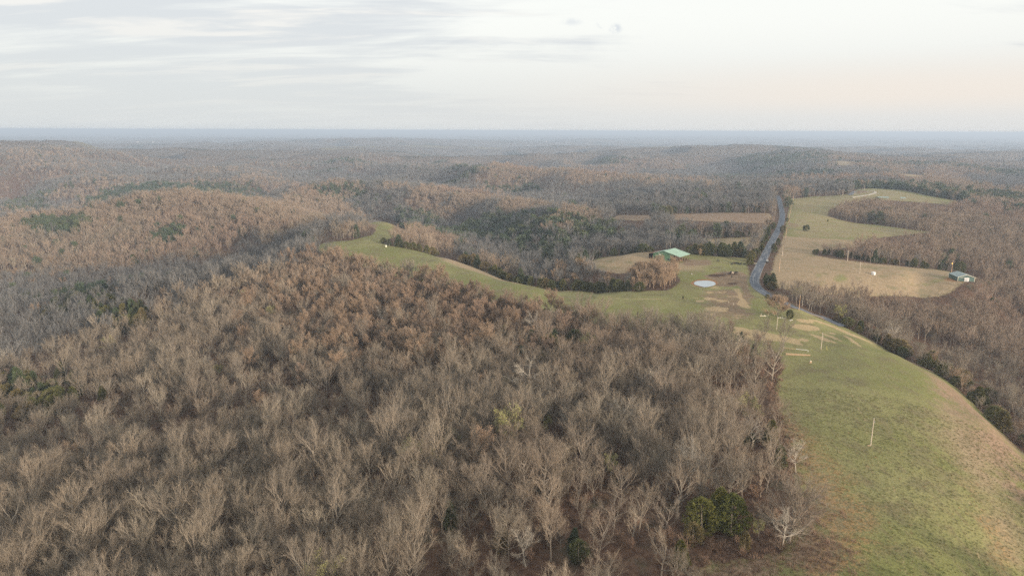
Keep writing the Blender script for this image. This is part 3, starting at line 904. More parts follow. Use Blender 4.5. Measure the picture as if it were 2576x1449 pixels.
def bark_material(name, cols, var=0.22, zone=True, leafy=None):
    """wood and twigs: each tree its own tone, drifting slowly over the hills"""
    m, w, b = new_mat(name)
    oi = w.n('ShaderNodeObjectInfo')
    rnd = oi.outputs['Random']
    c = w.mix(w.ramp(rnd, 0.0, 1.0, False), cols[0], cols[1])
    r2 = w.math('FRACT', w.math('MULTIPLY', rnd, 37.3))
    c = w.mix(w.math('MULTIPLY', w.ramp(r2, 0.55, 1.0), 0.9), c, cols[2])
    if zone:
        nz = w.noise(oi.outputs['Location'], 0.0045, 4, 0.6)
        c = w.mix(w.math('MULTIPLY', w.ramp(nz, 0.47, 0.62), 0.65), c, cols[3])
    r3 = w.math('FRACT', w.math('MULTIPLY', rnd, 91.7))
    c = w.mix(1.0, c, w.mix(r3, (1 - var * .6,) * 3, (1 + var * .6,) * 3), 'MULTIPLY')
    w.link(c, b.inputs['Base Color'])
    b.inputs['Roughness'].default_value = 0.85; b.inputs['Specular IOR Level'].default_value = 0.15
    return m


M_BARK = bark_material('bark', [(.30, .255, .20), (.24, .205, .165), (.38, .33, .26), (.285, .23, .18)])
M_TWIG = bark_material('twigs', [(.305, .248, .183), (.245, .205, .160), (.335, .285, .215), (.295, .215, .155)])
M_WARM = bark_material('warm_twigs', [(.31, .230, .165), (.33, .245, .170), (.28, .22, .17), (.31, .205, .150)])
M_SHADED = bark_material('shaded_grey_twigs', [(.195, .188, .176), (.172, .168, .160), (.218, .208, .192), (.188, .178, .164)])  # shaded copy of the twig colour, for slopes turned away and hazy distance
M_SUNNY = bark_material('sunlit_twigs', [(.325, .250, .185), (.30, .230, .172), (.35, .28, .21), (.315, .22, .165)])  # sunlit copy of the twig colour, for slopes facing the sun and ridge tops
M_TAN = bark_material('tan_twigs', [(.36, .26, .175), (.40, .29, .195), (.33, .25, .18), (.40, .28, .18)], zone=False)
M_PALE = bark_material('pale_bark', [(.42, .37, .30), (.39, .345, .28), (.47, .42, .34), (.41, .36, .29)], zone=False)
M_BUD = bark_material('spring_buds', [(.34, .33, .12), (.38, .36, .15), (.30, .32, .12), (.36, .34, .13)], zone=False)
M_DRYLEAF = bark_material('dry_leaves', [(.31, .215, .145), (.34, .24, .16), (.28, .20, .145), (.31, .195, .13)], zone=False)
M_CEDAR = bark_material('cedar_foliage', [(.098, .108, .040), (.145, .138, .050), (.225, .165, .075), (.075, .100, .048)])
M_CEDARD = bark_material('dark_cedar_foliage', [(.072, .098, .052), (.090, .110, .056), (.115, .120, .058), (.070, .100, .062)])
M_CEDARB = bark_material('fresh_cedar_foliage', [(.128, .128, .034), (.16, .145, .040), (.10, .11, .030), (.12, .12, .035)], zone=False)
M_WEED = bark_material('dry_weeds', [(.30, .200, .140), (.25, .165, .12), (.36, .25, .17), (.27, .17, .12)], zone=False)
M_SHRUB = bark_material('shrub_stems', [(.20, .135, .095), (.16, .115, .085), (.23, .17, .12), (.20, .125, .085)])
M_TUFT = bark_material('grass_tufts', [(.150, .150, .055), (.20, .165, .08), (.115, .135, .04), (.13, .14, .05)], zone=False)
M_TUFTY = bark_material('dry_tufts', [(.36, .235, .115), (.31, .21, .11), (.40, .27, .14), (.3, .2, .1)], zone=False)

PROTO = {}


def proto(key, parts):
    """parts: list of (Geo, material). Keeps the part meshes and one joined mesh for woods too small to take apart"""
    ms = {}; V = []; F = []; MI = []; mats = []; n = 0
    for nm, g, mat in parts:
        if not g.v:
            continue
        v, f = g.arrays()
        ms[nm] = make_mesh(key + '_' + nm, v, f, mat)
        V.append(v); F.append(f + n); n += len(v)
        MI.append(np.full(len(f), len(mats))); mats.append(mat)
    joined = make_mesh(key, np.concatenate(V), np.concatenate(F), mats, midx=np.concatenate(MI))
    PROTO[key] = (ms, joined)
    return PROTO[key]


def build_protos():
    rg = random.Random(5)
    for i in range(9):
        H = [14.5, 13.8, 15.5, 12.8, 15, 14.2, 11.8, 15.8, 14][i]
        sp = [4.1, 4.5, 3.7, 4.6, 4.3, 3.5, 4.4, 4.1, 5.0][i]
        an = [(26, 52), (32, 62), (20, 44), (36, 70), (26, 54), (22, 46), (38, 74), (24, 50), (32, 64)][i]
        T, C, L = bare_tree(100 + i, H, sp, [.34, .29, .38, .26, .34, .38, .22, .36, .28][i], an, counts=[(11, 6, 4, 4), (11, 5, 4, 5), (10, 6, 5, 4), (11, 6, 4, 4), (12, 5, 5, 4), (10, 6, 4, 4), (9, 5, 4, 4), (11, 6, 5, 4), (14, 6, 5, 4)][i], tw=.013, twl=1.15, thick=1.05, crook=[.1, .13, .08, .16, .1, .09, .18, .1, .14][i])
        proto('tree%02d' % i, [('trunk', T, M_BARK), ('crown', C, M_TWIG)])
    for i in range(3):       # oaks keeping warm-toned twigs and some dead leaves
        T, C, L = bare_tree(200 + i, 13.5, 3.6, .34, (25, 55), leaves=1, leaf_size=.20)
        proto('warm%02d' % i, [('trunk', T, M_BARK), ('crown', C, M_WARM), ('dead_leaves', L, M_DRYLEAF)])
    for i in range(3):       # pale crooked sycamores and dead trees
        T, C, L = bare_tree(300 + i, 13, 4.2, .34, (35, 72), counts=(9, 6, 4, 4), crook=.22, up=.22, thick=1.2)
        proto('pale%02d' % i, [('trunk', T, M_PALE), ('crown', C, M_PALE)])
    for i in range(2):
        T, C, L = bare_tree(320 + i, 13, 4.0, .40, (30, 62), leaves=1, leaf_size=.22)
        proto('bud%02d' % i, [('trunk', T, M_BARK), ('crown', C, M_TWIG), ('buds', L, M_BUD)])
    for i in range(2):
        T, C, L = bare_tree(340 + i, 13, 3.6, .22, (18, 40), counts=(13, 7, 5, 5), crook=.09)
        proto('tan%02d' % i, [('trunk', T, M_TAN), ('crown', C, M_TAN)])
    for i in range(2):       # broad round crowns grown in the open
        T, C, L = bare_tree(360 + i, [9, 14][i], [5.2, 6.4][i], [.12, .16][i], (22, 88), counts=(19, 8, 6, 4), crook=.09, tw=[.040, .019][i], up=.28, thick=1.3)
        proto('round%02d' % i, [('trunk', T, M_BARK), ('crown', C, [M_TAN, M_TWIG][i])])
    for i in range(5):
        T, C, L = bare_tree(400 + i, 14, 3.7, .38, (22, 52), counts=(7, 4, 4, 3), tw=.042, twl=1.3, lod=1)
        proto('mid%02d' % i, [('trunk', T, M_BARK), ('crown', C, M_TWIG)])
        proto('midc%02d' % i, [('trunk', T, M_BARK), ('crown', C, M_SHADED)])
        proto('mids%02d' % i, [('trunk', T, M_BARK), ('crown', C, M_SUNNY)])
    for i in range(2):
        T, C, L = bare_tree(420 + i, 13.3, 3.6, .35, (25, 55), counts=(7, 4, 4, 3), tw=.042, twl=1.3, lod=1, leaves=1, leaf_size=.24)
        proto('midw%02d' % i, [('trunk', T, M_BARK), ('crown', C, M_WARM), ('dead_leaves', L, M_DRYLEAF)])
    for i in range(4):
        T, C, L = bare_tree(500 + i, 14, 4.3, .38, (22, 55), counts=(6, 4, 3, 1), tw=.12, twl=2.0, lod=2)
        G = Geo(); G.tube([np.array([0, 0, -1.]), np.array([0, 0, 11.])], [.35, .2], 3)
        proto('far%02d' % i, [('trunk', G, M_BARK), ('crown', C, M_SHADED)])
        proto('farw%02d' % i, [('trunk', G, M_BARK), ('crown', C, M_SUNNY)])
    for i in range(4):
        T, C = cedar(600 + i, [8, 7, 9, 6.5][i], [2.3, 2.7, 2.5, 2.6][i], 300, 12, .30, shape=[1, 0, 1, 0][i])
        proto('cedar%02d' % i, [('trunk', T, M_BARK), ('foliage', C, M_CEDAR if i != 2 else M_CEDARD)])
    for i in range(2):
        T, C = cedar(630 + i, 7.5, 2.8, 480, 14, .24, shape=[0, 1][i])
        proto('fresh%02d' % i, [('trunk', T, M_BARK), ('foliage', C, M_CEDARB)])
    for i in range(3):
        T, C = cedar(650 + i, 9, 2.8, 60, 5, 1.0, shape=[1, 0, 1][i])
        proto('farced%02d' % i, [('foliage', C, M_CEDARD)])
    for i in range(3):       # shrubs under the trees
        rng = random.Random(700 + i); G = Geo()
        for k in range(26):
            az = rng.uniform(0, 6.28); an = rng.uniform(.1, .9)
            d = np.array([math.sin(an) * math.cos(az), math.sin(an) * math.sin(az), math.cos(an)])
            p = np.array([rng.gauss(0, .3), rng.gauss(0, .3), -.1]); l = rng.uniform(1.4, 3.0)
            G.ribbon(p, p + d * l, .03, .02, rand_perp(rng, d))
            for q in range(8):
                d2 = unit(d + rand_perp(rng, d) * .7)
                G.ribbon(p + d * l * rng.uniform(.3, 1), p + d * l * .8 + d2 * rng.uniform(.5, 1.1), .02, .008, rand_perp(rng, d2))
        proto('shrub%02d' % i, [('stems', G, M_WEED if i == 0 else M_SHRUB)])
    for i in range(3):
        rng = random.Random(720 + i); G = Geo()
        for k in range(46):
            az = rng.uniform(0, 6.28); an = rng.uniform(.05, .8)
            d = np.array([math.sin(an) * math.cos(az), math.sin(an) * math.sin(az), math.cos(an)])
            p = np.array([rng.gauss(0, .35), rng.gauss(0, .35), -.05])
            G.ribbon(p, p + d * rng.uniform(.4, 1.1), .022, .010, rand_perp(rng, d))
        proto('weed%02d' % i, [('stems', G, M_WEED)])
    for i in range(4):
        rng = random.Random(740 + i); G = Geo()
        for k in range(22):
            az = rng.uniform(0, 6.28); an = rng.uniform(.2, 1.1)
            d = np.array([math.sin(an) * math.cos(az), math.sin(an) * math.sin(az), math.cos(an)])
            p = np.array([rng.gauss(0, .16), rng.gauss(0, .16), -.03])
            G.ribbon(p, p + d * rng.uniform(.18, .42), .02, .006, rand_perp(rng, d))
        proto('tuft%02d' % i, [('blades', G, M_TUFTY if i == 3 else M_TUFT)])


build_protos()
print('proto polys', {k: len(v[1].polygons) for k, v in PROTO.items()})


def scatter(name, keys, P, idx, rot, scl, label=None):
    """one countless mass: points carrying kind, turn and size, drawn from the given shapes"""
    coll = bpy.data.collections.new(name + '_shapes')
    for i, k in enumerate(keys):
        o = bpy.data.objects.new('%s_%02d' % (name, i), PROTO[k][1])
        coll.objects.link(o)
    me = bpy.data.meshes.new(name)
    me.vertices.add(len(P)); me.vertices.foreach_set('co', np.asarray(P, np.float32).ravel())
    a = me.attributes.new('shape', 'INT', 'POINT'); a.data.foreach_set('value', np.asarray(idx, np.int32))
    a = me.attributes.new('turn', 'FLOAT', 'POINT'); a.data.foreach_set('value', np.asarray(rot, np.float32))
    a = me.attributes.new('size', 'FLOAT', 'POINT'); a.data.foreach_set('value', np.asarray(scl, np.float32))
    o = link(name, me)
    ng = bpy.data.node_groups.new(name, 'GeometryNodeTree')
    ng.interface.new_socket('Geometry', in_out='INPUT', socket_type='NodeSocketGeometry')
    ng.interface.new_socket('Geometry', in_out='OUTPUT', socket_type='NodeSocketGeometry')
    N = ng.nodes; Lk = ng.links
    gi = N.new('NodeGroupInput'); go = N.new('NodeGroupOutput')
    ci = N.new('GeometryNodeCollectionInfo'); ci.inputs['Collection'].default_value = coll
    ci.inputs['Separate Children'].default_value = True; ci.inputs['Reset Children'].default_value = True
    iop = N.new('GeometryNodeInstanceOnPoints'); iop.inputs['Pick Instance'].default_value = True
    m2p = N.new('GeometryNodeMeshToPoints')
    def at(nm, t):
        n = N.new('GeometryNodeInputNamedAttribute'); n.data_type = t; n.inputs['Name'].default_value = nm
        return n.outputs['Attribute']
    cx = N.new('ShaderNodeCombineXYZ'); tn = at('turn', 'FLOAT'); Lk.new(tn, cx.inputs[2])
    for k, fr in ((0, 7.0), (1, 11.0)):       # every tree leans a little its own way
        a1 = N.new('ShaderNodeMath'); a1.operation = 'MULTIPLY'; a1.inputs[1].default_value = fr; Lk.new(tn, a1.inputs[0])
        a2 = N.new('ShaderNodeMath'); a2.operation = 'SINE'; Lk.new(a1.outputs[0], a2.inputs[0])
        a3 = N.new('ShaderNodeMath'); a3.operation = 'MULTIPLY'; a3.inputs[1].default_value = 0.075; Lk.new(a2.outputs[0], a3.inputs[0])
        Lk.new(a3.outputs[0], cx.inputs[k])
    Lk.new(gi.outputs[0], m2p.inputs[0]); Lk.new(m2p.outputs[0], iop.inputs['Points'])
    Lk.new(ci.outputs[0], iop.inputs['Instance']); Lk.new(at('shape', 'INT'), iop.inputs['Instance Index'])
    e2r = N.new('FunctionNodeEulerToRotation'); Lk.new(cx.outputs[0], e2r.inputs[0]); Lk.new(e2r.outputs[0], iop.inputs['Rotation'])
    cs = N.new('ShaderNodeCombineXYZ')
    for k in range(3):
        Lk.new(at('size', 'FLOAT'), cs.inputs[k])
    Lk.new(cs.outputs[0], iop.inputs['Scale'])
    Lk.new(iop.outputs[0], go.inputs[0])
    md = o.modifiers.new('scatter', 'NODES'); md.node_group = ng
    tag(o, label, kind='stuff')
    return o


def tree_thing(name, key, loc, rot, s, label, cat='tree', group=None, sz=None):
    """a tree of its own: an empty at its foot with trunk and crown"""
    r = bpy.data.objects.new(name, None); COL.objects.link(r)
    r.empty_display_size = 1.0
    r.location = loc; r.rotation_euler = (math.sin(rot * 7) * .075, math.sin(rot * 11) * .075, rot); r.scale = (s, s, sz or s)
    tag(r, label, cat, group)
    for nm, me in PROTO[key][0].items():
        link(nm, me, r)
    return r


# ---- where the woods stand
rs_ = np.random.RandomState(11)


def jitter_grid(r0, r1, sp, amax=43.5):
    half = r1 * math.sin(R(amax))
    gx = np.arange(-half, half, sp); gy = np.arange(r0 * math.cos(R(amax)) - sp, r1, sp)
    X, Y = np.meshgrid(gx, gy)
    X = X + rs_.uniform(-.48, .48, X.shape) * sp; Y = Y + rs_.uniform(-.48, .48, Y.shape) * sp
    X = X.ravel(); Y = Y.ravel()
    D = np.hypot(X, Y); A = np.degrees(np.arctan2(X, Y))
    m = (D > r0) & (D <= r1) & (np.abs(A) < amax)
    return X[m], Y[m]


EVER = [wpoly(p, lift=8.0) for p in [
    [(60, 556, -38), (120, 548, -36), (195, 548, -34), (205, 566, -38), (180, 582, -42), (100, 578, -42)],
    [(150, 742, -34), (210, 705, -28), (300, 692, -24), (300, 715, -26), (210, 752, -33), (165, 775, -36)],
    [(235, 745, -32), (285, 735, -30), (300, 770, -32), (270, 800, -34), (240, 785, -34)], [(320, 770, -30), (355, 770, -29), (360, 800, -30), (325, 800, -31)],
    [(330, 690, -22), (385, 678, -20), (380, 690, -22), (335, 700, -23)],
    [(1190, 560, -48), (1260, 530, -36), (1380, 545, -30), (1440, 590, -30), (1400, 640, -30), (1330, 640, -36), (1220, 600, -46)],
    [(790, 470, -30), (860, 462, -24), (930, 470, -30), (910, 500, -45), (810, 495, -45)], [(1000, 530, -52), (1080, 530, -50), (1120, 560, -50), (1040, 570, -54)],
    [(0, 950, -34), (150, 945, -26), (210, 985, -22), (160, 1010, -22), (0, 1030, -30)], [(390, 585, -38), (450, 575, -32), (460, 592, -36), (400, 600, -40)],
    [(1200, 455, -35), (1330, 455, -35), (1350, 480, -45), (1240, 475, -50)], [(1400, 535, -24), (1540, 560, -22), (1560, 600, -20), (1460, 600, -24)],
    [(1250, 600, -38), (1400, 600, -30), (1470, 650, -16), (1400, 665, -18), (1330, 640, -30)],
    [(1500, 640, -6), (1640, 636, -4), (1640, 628, -6), (1500, 630, -10)], [(1700, 585, -8), (1900, 580, -4), (1900, 592, -4), (1720, 597, -8)],
    [(0, 470, -45), (110, 470, -45), (120, 500, -50), (0, 505, -50)], [(600, 395, -30), (900, 400, -32), (880, 412, -35), (640, 408, -35)], [(1350, 830, -4), (1460, 850, -3), (1500, 900, -3), (1380, 920, -4), (1330, 880, -5)],
    [(1240, 820, -6), (1290, 820, -6), (1290, 870, -5), (1240, 870, -5)],
]]
EPROB = [.9, .85, .9, .8, .8, .48, .6, .6, .45, .7, .6, .5, .5, .6, .5, .5, .5, .28, .4]
WARMZ = wpoly([(760, 650, -5), (900, 640, -3), (1080, 690, -4), (1300, 755, -5), (1390, 790, -4), (1300, 850, -5), (1050, 880, -8), (850, 870, -10), (740, 760, -12)], lift=9.0)
TANZ = wpoly([(1585, 735, -2), (1580, 700, -4), (1640, 682, -1), (1706, 688, -1), (1712, 712, -1), (1680, 733, -1)])
TANZ2 = wpoly([(1390, 725, -3), (1400, 690, -12), (1480, 690, -8), (1560, 700, -5), (1560, 730, -3)])

X1, Y1 = jitter_grid(100, 560, 4.6)
X2, Y2 = jitter_grid(560, 1500, 5.5)
X3, Y3 = jitter_grid(1500, TREE_FAR * 1.02, 8.6)
TX = np.concatenate([X1, X2, X3]); TY = np.concatenate([Y1, Y2, Y3])
fd = field_dist(TX, TY, 40)
rd = line_dist(TX, TY, ROADL, 40)
thin = fbm(TX, TY, 60, 3, 9)
TZ0 = ground(TX, TY)
# trees in front of the open land stand back from it, so that it shows over their tops
keep = (fd < -2.5) & (rd > 8)
for hh, mg in ((np.interp(np.hypot(TX, TY), [450, 650], [9.5, 13.0]), .016), (6.0, .006)):
    k_ = CAM_H / np.maximum(CAM_H - TZ0 - hh, 5)
    for kz in (1.0,):
        gx, gy = TX * k_, TY * k_
        gz = height(gx, gy)
        k2 = (CAM_H - gz) / np.maximum(CAM_H - TZ0 - hh, 5)
        gx, gy = TX * k2, TY * k2
        vis = np.full(len(TX), -60.0)
        for p in FIELDS:
            vis = np.maximum(vis, sdist(gx, gy, p, 60))
        keep &= ~(vis > mg * np.hypot(TX, TY)) | (sdist(TX, TY, TANZ, 10) > 0)
keep &= ~((fd > -14) & (rs_.random_sample(len(TX)) < 0.25))
keep &= ~((thin > 0.30) & (rs_.random_sample(len(TX)) < 0.6))
thin = fbm(TX, TY, 22, 2, 14)
keep &= ~((thin > 0.32) & (rs_.random_sample(len(TX)) < 0.7))
for (bx, by, r_) in ((BARN[0] + 5, BARN[1] + 8, 34), (SHED[0], SHED[1] + 6, 18), (HOUSE[0], HOUSE[1] + 4, 22)):
    keep &= np.hypot(TX - bx, TY - by) > r_
TX = TX[keep]; TY = TY[keep]; fd = fd[keep]
TD = np.hypot(TX, TY)
keep = ~((TD > TREE_FAR * .8) & (rs_.random_sample(len(TX)) < smooth01((TD - TREE_FAR * .8) / (TREE_FAR * .22))))
TX = TX[keep]; TY = TY[keep]; TD = TD[keep]; fd = fd[keep]
TZ = ground(TX, TY)
NT_ = len(TX)
rr_ = rs_.random_sample(NT_)
ever = np.zeros(NT_, bool)
for p, pr in zip(EVER, EPROB):
    d = sdist(TX, TY, p, 30)
    ever |= (rr_ < pr * smooth01((d + 14 + 12 * fbm(TX, TY, 40, 2, 3)) / 22))
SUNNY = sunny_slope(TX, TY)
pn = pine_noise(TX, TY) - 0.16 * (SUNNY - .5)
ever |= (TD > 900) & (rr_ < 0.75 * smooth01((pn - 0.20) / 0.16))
SUNNY -= 0.14 * smooth01((TD - 1900) / 500) + 0.30 * smooth01((TD - 1250) / 300) * smooth01((-3 - np.degrees(np.arctan2(TX, TY))) / 6)  # bluish distance haze painted in: far and left-hand woods take the grey tone
ever |= (TD > 560) & (rr_ > 0.985)
ever |= (fd > -8) & (rr_ < 0.10) & (TD > 500)
warm = sdist(TX, TY, WARMZ, 60); warmp = smooth01((warm + 55) / 80)
r2_ = rs_.random_sample(NT_)
iswarm = (r2_ < warmp * 0.75) | (r2_ > 0.985)
tanm = (sdist(TX, TY, TANZ, 10) > 0) | ((sdist(TX, TY, TANZ2, 10) > 0) & (r2_ < .35))
SCL = 0.79 * np.clip(np.exp(rs_.normal(0.0, 0.22, NT_)), .5, 1.65) * (0.93 + 0.15 * fbm(TX, TY, 120, 2, 31))
SCL[fd > -7] *= 0.8
SCL[ever] = np.clip(rs_.normal(1.3, .25, ever.sum()), .7, 1.9)
ROTZ = rs_.uniform(0, 6.28, NT_)
print('trees', NT_, 'evergreen', ever.sum())

# individually placed trees come first, so the woods can make room for them
SPECIAL = []     # (x, y, radius)


def special(name, key, u, v, h_px, label, cat='tree', z=None, room=4.0, rot=None, group=None, wide=1.0):
    """a tree with its foot seen at (u, v) and about h_px high in the 2576 px picture"""
    p = near(u, v, z)
    d = math.dist(p, (0, 0, CAM_H))
    dep = math.cos(math.atan2(CAM_H - p[2], math.hypot(p[0], p[1])))
    H = h_px / FQ * d / dep
    zs = np.array([vv.co[2] for vv in PROTO[key][1].vertices][::7]).max()
    s = H / zs
    SPECIAL.append((p[0], p[1], room))
    return tree_thing(name, key, p, rot if rot is not None else (u * 0.37) % 6.28, s * wide, label, cat, group, sz=s)


special('bare_tree', 'round01', 1985, 1365, 148, 'big round-headed bare tree standing at the pasture edge above a smaller white tree', room=7)
special('bare_tree', 'pale00', 1966, 1378, 92, 'small pale crooked bare tree in front of the big round-headed one', room=4)
special('bare_tree', 'tree03', 1940, 965, 105, 'wide bare tree at the wood edge just left of the timber rails', wide=1.1, room=6)
special('bare_tree', 'pale01', 2002, 1192, 75, 'small whitish bare tree leaning out over the left side of the pasture', room=3)
special('bare_tree', 'round00', 1956, 797, 60, 'fuzzy round grey-tan bare tree on the lawn by the road bend', room=6)
special('bare_tree', 'pale02', 966, 838, 72, 'tall pale bare tree rising out of the rust-brown woods', z=-9, room=3)
special('bare_tree', 'pale00', 538, 1345, 105, 'broken white dead tree with stubby limbs above a dark gap in the woods', z=-5, room=5, rot=1)
special('bare_tree', 'pale01', 1026, 1300, 82, 'gnarled white tree with twisted limbs, alone among grey trees', z=-4, room=4)
special('bare_tree', 'pale02', 1322, 1425, 90, 'white crooked bare tree low in the middle of the woods', z=-4, room=4)
special('bare_tree', 'pale01', 1890, 1130, 82, 'pale bare tree with open limbs just inside the wood edge, over dark cedars', z=-2, room=4)
special('bare_tree', 'pale00', 515, 950, 55, 'small whitish bare tree on the left slope', z=-15, room=3)
special('bare_tree', 'pale02', 1345, 850, 75, 'pale spreading tree beside an olive cedar at the top of the woods, left of two', z=-4, room=4)
special('bare_tree', 'pale01', 1385, 848, 75, 'pale spreading tree beside an olive cedar at the top of the woods, right of two', z=-4, room=4)
special('bare_tree', 'tree01', 1500, 830, 58, 'light bare tree crown standing up against the green pasture strip', z=-3, room=4)
special('bare_tree', 'tree03', 1635, 840, 66, 'broad bare tree in front of the pasture strip, left of a slender one', z=-2, room=4)
special('bare_tree', 'tree00', 1738, 830, 56, 'slender vase-shaped bare tree alone against the green pasture', z=-1, room=4)
special('bare_tree', 'tree05', 1920, 870, 70, 'thin see-through bare tree over the tan grass patch', z=-1, room=3)
special('bare_tree', 'tree07', 1968, 884, 78, 'thin bare tree just behind the timber rails', z=-.5, room=3)
special('bare_tree', 'tree02', 940, 1240, 125, 'tall bare tree with a fan-shaped crown on a long straight trunk', z=-7, room=4)
special('bare_tree', 'tree04', 2192, 835, 58, 'bare tree with pale trunk growing behind the cedar hedge', z=-10, room=3)
special('bare_tree', 'pale02', 2243, 872, 56, 'pale bare tree with spreading limbs behind the far pasture edge', z=-12, room=3)
special('bare_tree', 'warm01', 1671, 645 + 10, 24, 'small orange-brown tree behind the right end of the green barn', z=-2, room=3) if False else None
special('bare_tree', 'tan00', 1761, 646, 22, 'small rust-coloured bare tree right of the big green barn', z=-.5, room=3)
special('budding_tree', 'bud00', 1055, 1190, 85, 'large tree flushed with yellow-green buds in the middle of the grey woods', z=-6, wide=1.5, room=6)
special('budding_tree', 'bud01', 1535, 1205, 62, 'small tree with yellow-green buds in the right half of the grey woods', z=-3, room=4)
special('budding_tree', 'bud00', 1885, 1080, 85, 'budding yellowish tree near the wood edge beside cedars', z=-2, room=4)
special('budding_tree', 'bud01', 615, 765, 36, 'yellow-green budding tree on the far left slope', z=-13, room=3)
special('budding_tree', 'bud01', 2112, 812, 44, 'pale green budding tree above the hedge right of the road', z=-3, wide=1.2, room=4)
special('budding_tree', 'bud00', 1410, 1215, 40, 'thin bush with a few yellow buds among grey trees', z=-4, room=2)
special('budding_tree', 'bud01', 1907, 1358, 46, 'slim shrub with yellowish buds right of the cedar clump', z=-3, room=3)
special('budding_tree', 'bud00', 1960, 765, 36, 'olive-budded bush above the fuzzy round tree at the road bend', z=0, wide=1.3, room=4) if False else None
ck = ['cedar00', 'cedar01', 'cedar02', 'cedar03']
for i, (u, v, h, k, lb) in enumerate([
        (1765, 1345, 80, 'fresh00', 'yellow-green rounded cedar, leftmost of the bright clump at the wood edge'),
        (1798, 1330, 92, 'fresh01', 'tallest cedar of the bright clump at the wood edge, pointed top'),
        (1838, 1342, 86, 'fresh00', 'rounded bright cedar, rightmost of the clump at the wood edge'),
        (1818, 1315, 70, 'cedar02', 'dark green cedar at the back of the bright clump'),
        (1742, 1372, 50, 'cedar01', 'olive cedar low on the left flank of the bright clump'),
        (1870, 1385, 44, 'cedar00', 'small dark cedar near the bare weeds under the big round-headed tree'),
        (1714, 1430, 60, 'fresh01', 'lone bright cedar at the corner of the rusty weeds'),
        (1934, 1125, 62, 'fresh01', 'olive-yellow cedar at the pasture edge beside a pale tree'),
        (1962, 1180, 52, 'cedar00', 'dark cedar at the pasture edge, above a small whitish tree'),
        (1885, 1125, 50, 'cedar02', 'dark cedar standing under a pale open tree'),
        (1440, 1385, 52, 'cedar02', 'dark narrow cedar among grey trees in the lower middle'),
        (1135, 1330, 62, 'cedar02', 'small dark cedar left of the lower middle of the woods'),
        (1263, 1390, 62, 'cedar00', 'olive cedar showing between grey crowns low in the middle'),
        (1455, 1415, 50, 'cedar01', 'olive low cedar beside a dark narrow one'),
        (1268, 868, 50, 'fresh01', 'bright olive cedar in the upper woods, left of the pale pair'),
        (1376, 818, 44, 'cedar01', 'olive round cedar touching the green strip behind the pale pair'),
        (1380, 905, 66, 'fresh00', 'bright cedar below the pale pair of trees'),
        (1440, 880, 55, 'cedar03', 'olive cedar in the upper woods right of the pale pair'),
        (1640, 890, 40, 'cedar00', 'olive cedar under the edge of the strip in the upper woods'),
        (1895, 905, 40, 'cedar02', 'dark cedar beside the tan grass patch'),
        (1862, 868, 32, 'cedar02', 'small dark cedar at the left end of the tan grass patch'),
        (1986, 802, 22, 'cedar01', 'low dark bush under the fuzzy round tree'),
        (2030, 581, 15, 'cedar03', 'rusty round bush alone in the right-hand field, left of a pair'),
        (2022, 580, 12, 'cedar00', 'rusty bush touching the lone round one in the right-hand field'),
        (2082, 558, 6, 'cedar00', 'tiny dark bush at the tip of the wood in the right-hand field'),
        (2196, 622, 20, 'cedar02', 'dark round cedar at the head of the woods spit in the right field'),
        (1718, 753, 8, 'cedar00', 'tiny dark bush alone on the green pasture strip'),
        (2413, 684, 28, 'cedar01', 'dark cedar behind the small green shed'),
        (1930, 752, 12, 'cedar03', 'low dark brush where the road dips under the bank'),
        (1855, 597, 16, 'cedar01', 'cedar at the near edge of the second small field'),
        (1668, 553, 34, 'cedar01', 'large dark cedar at the left end of the rust field')]):
    special('cedar_tree', k, u, v, h, lb, 'cedar', room=3, z=(-6 if u == 2413 else None))

CE = []          # hedges of cedars: rows of single trees


def row(pl, n, hpx, name, label, group, keys, z=None, spread=3.0, seed=0, cat='cedar'):
    L = np.array([near(p[0], p[1], p[2] if len(p) > 2 else z) for p in pl])
    seg = np.linalg.norm(np.diff(L[:, :2], axis=0), axis=1); cum = np.concatenate([[0], np.cumsum(seg)])
    rng = random.Random(seed)
    for i in range(n):
        t = cum[-1] * (i + rng.uniform(.1, .9)) / n
        x = np.interp(t, cum, L[:, 0]) + rng.gauss(0, spread); y = np.interp(t, cum, L[:, 1]) + rng.gauss(0, spread)
        if field_dist(np.array([x]), np.array([y]))[0] > 0.5:
            k = 0
            while field_dist(np.array([x]), np.array([y]))[0] > 0.5 and k < 12:
                x += (x / math.hypot(x, y)) * 1.5; y += (y / math.hypot(x, y)) * 1.5; k += 1
        if line_dist(np.array([x]), np.array([y]), ROADL)[0] < 5.5:
            continue
        z_ = float(ground(np.array([x]), np.array([y]))[0])
        k = rng.choice(keys)
        s = hpx * rng.uniform(.7, 1.25)
        SPECIAL.append((x, y, 1.5))
        tree_thing(name, k, (x, y, z_), rng.uniform(0, 6.28), s * rng.uniform(1.15, 1.5), label, cat, group, sz=s * rng.uniform(.85, 1.15))


row([(972, 618, .8), (1020, 627, .5), (1100, 636, .5)], 14, .95, 'cedar_tree', 'dark cedar behind the upper end of the pasture strip', 'cedars behind the upper end of the strip', ck, seed=1)
row([(1170, 652, 0), (1230, 678, 0), (1290, 705, -1)], 18, 1.0, 'cedar_tree', 'olive cedar where the pasture strip runs downhill', 'cedars along the sloping part of the strip', ck, seed=2)
row([(1290, 705, -1), (1360, 719, -1), (1450, 728, -2), (1590, 734, -2)], 44, .9, 'cedar_tree', 'low cedar behind the level part of the strip', 'cedars along the level part of the strip', ck, seed=3)
row([(1500, 645, -4), (1560, 640, -2), (1635, 641, -1)], 14, .9, 'cedar_tree', 'dark cedar in the row left of the big green barn', 'cedars left of the big barn', ck, seed=4)
row([(1742, 641, 0), (1800, 643, 0), (1875, 646, 0)], 20, 1.15, 'cedar_tree', 'olive cedar in the row right of the big green barn', 'cedars behind the cattle', ck, seed=5)
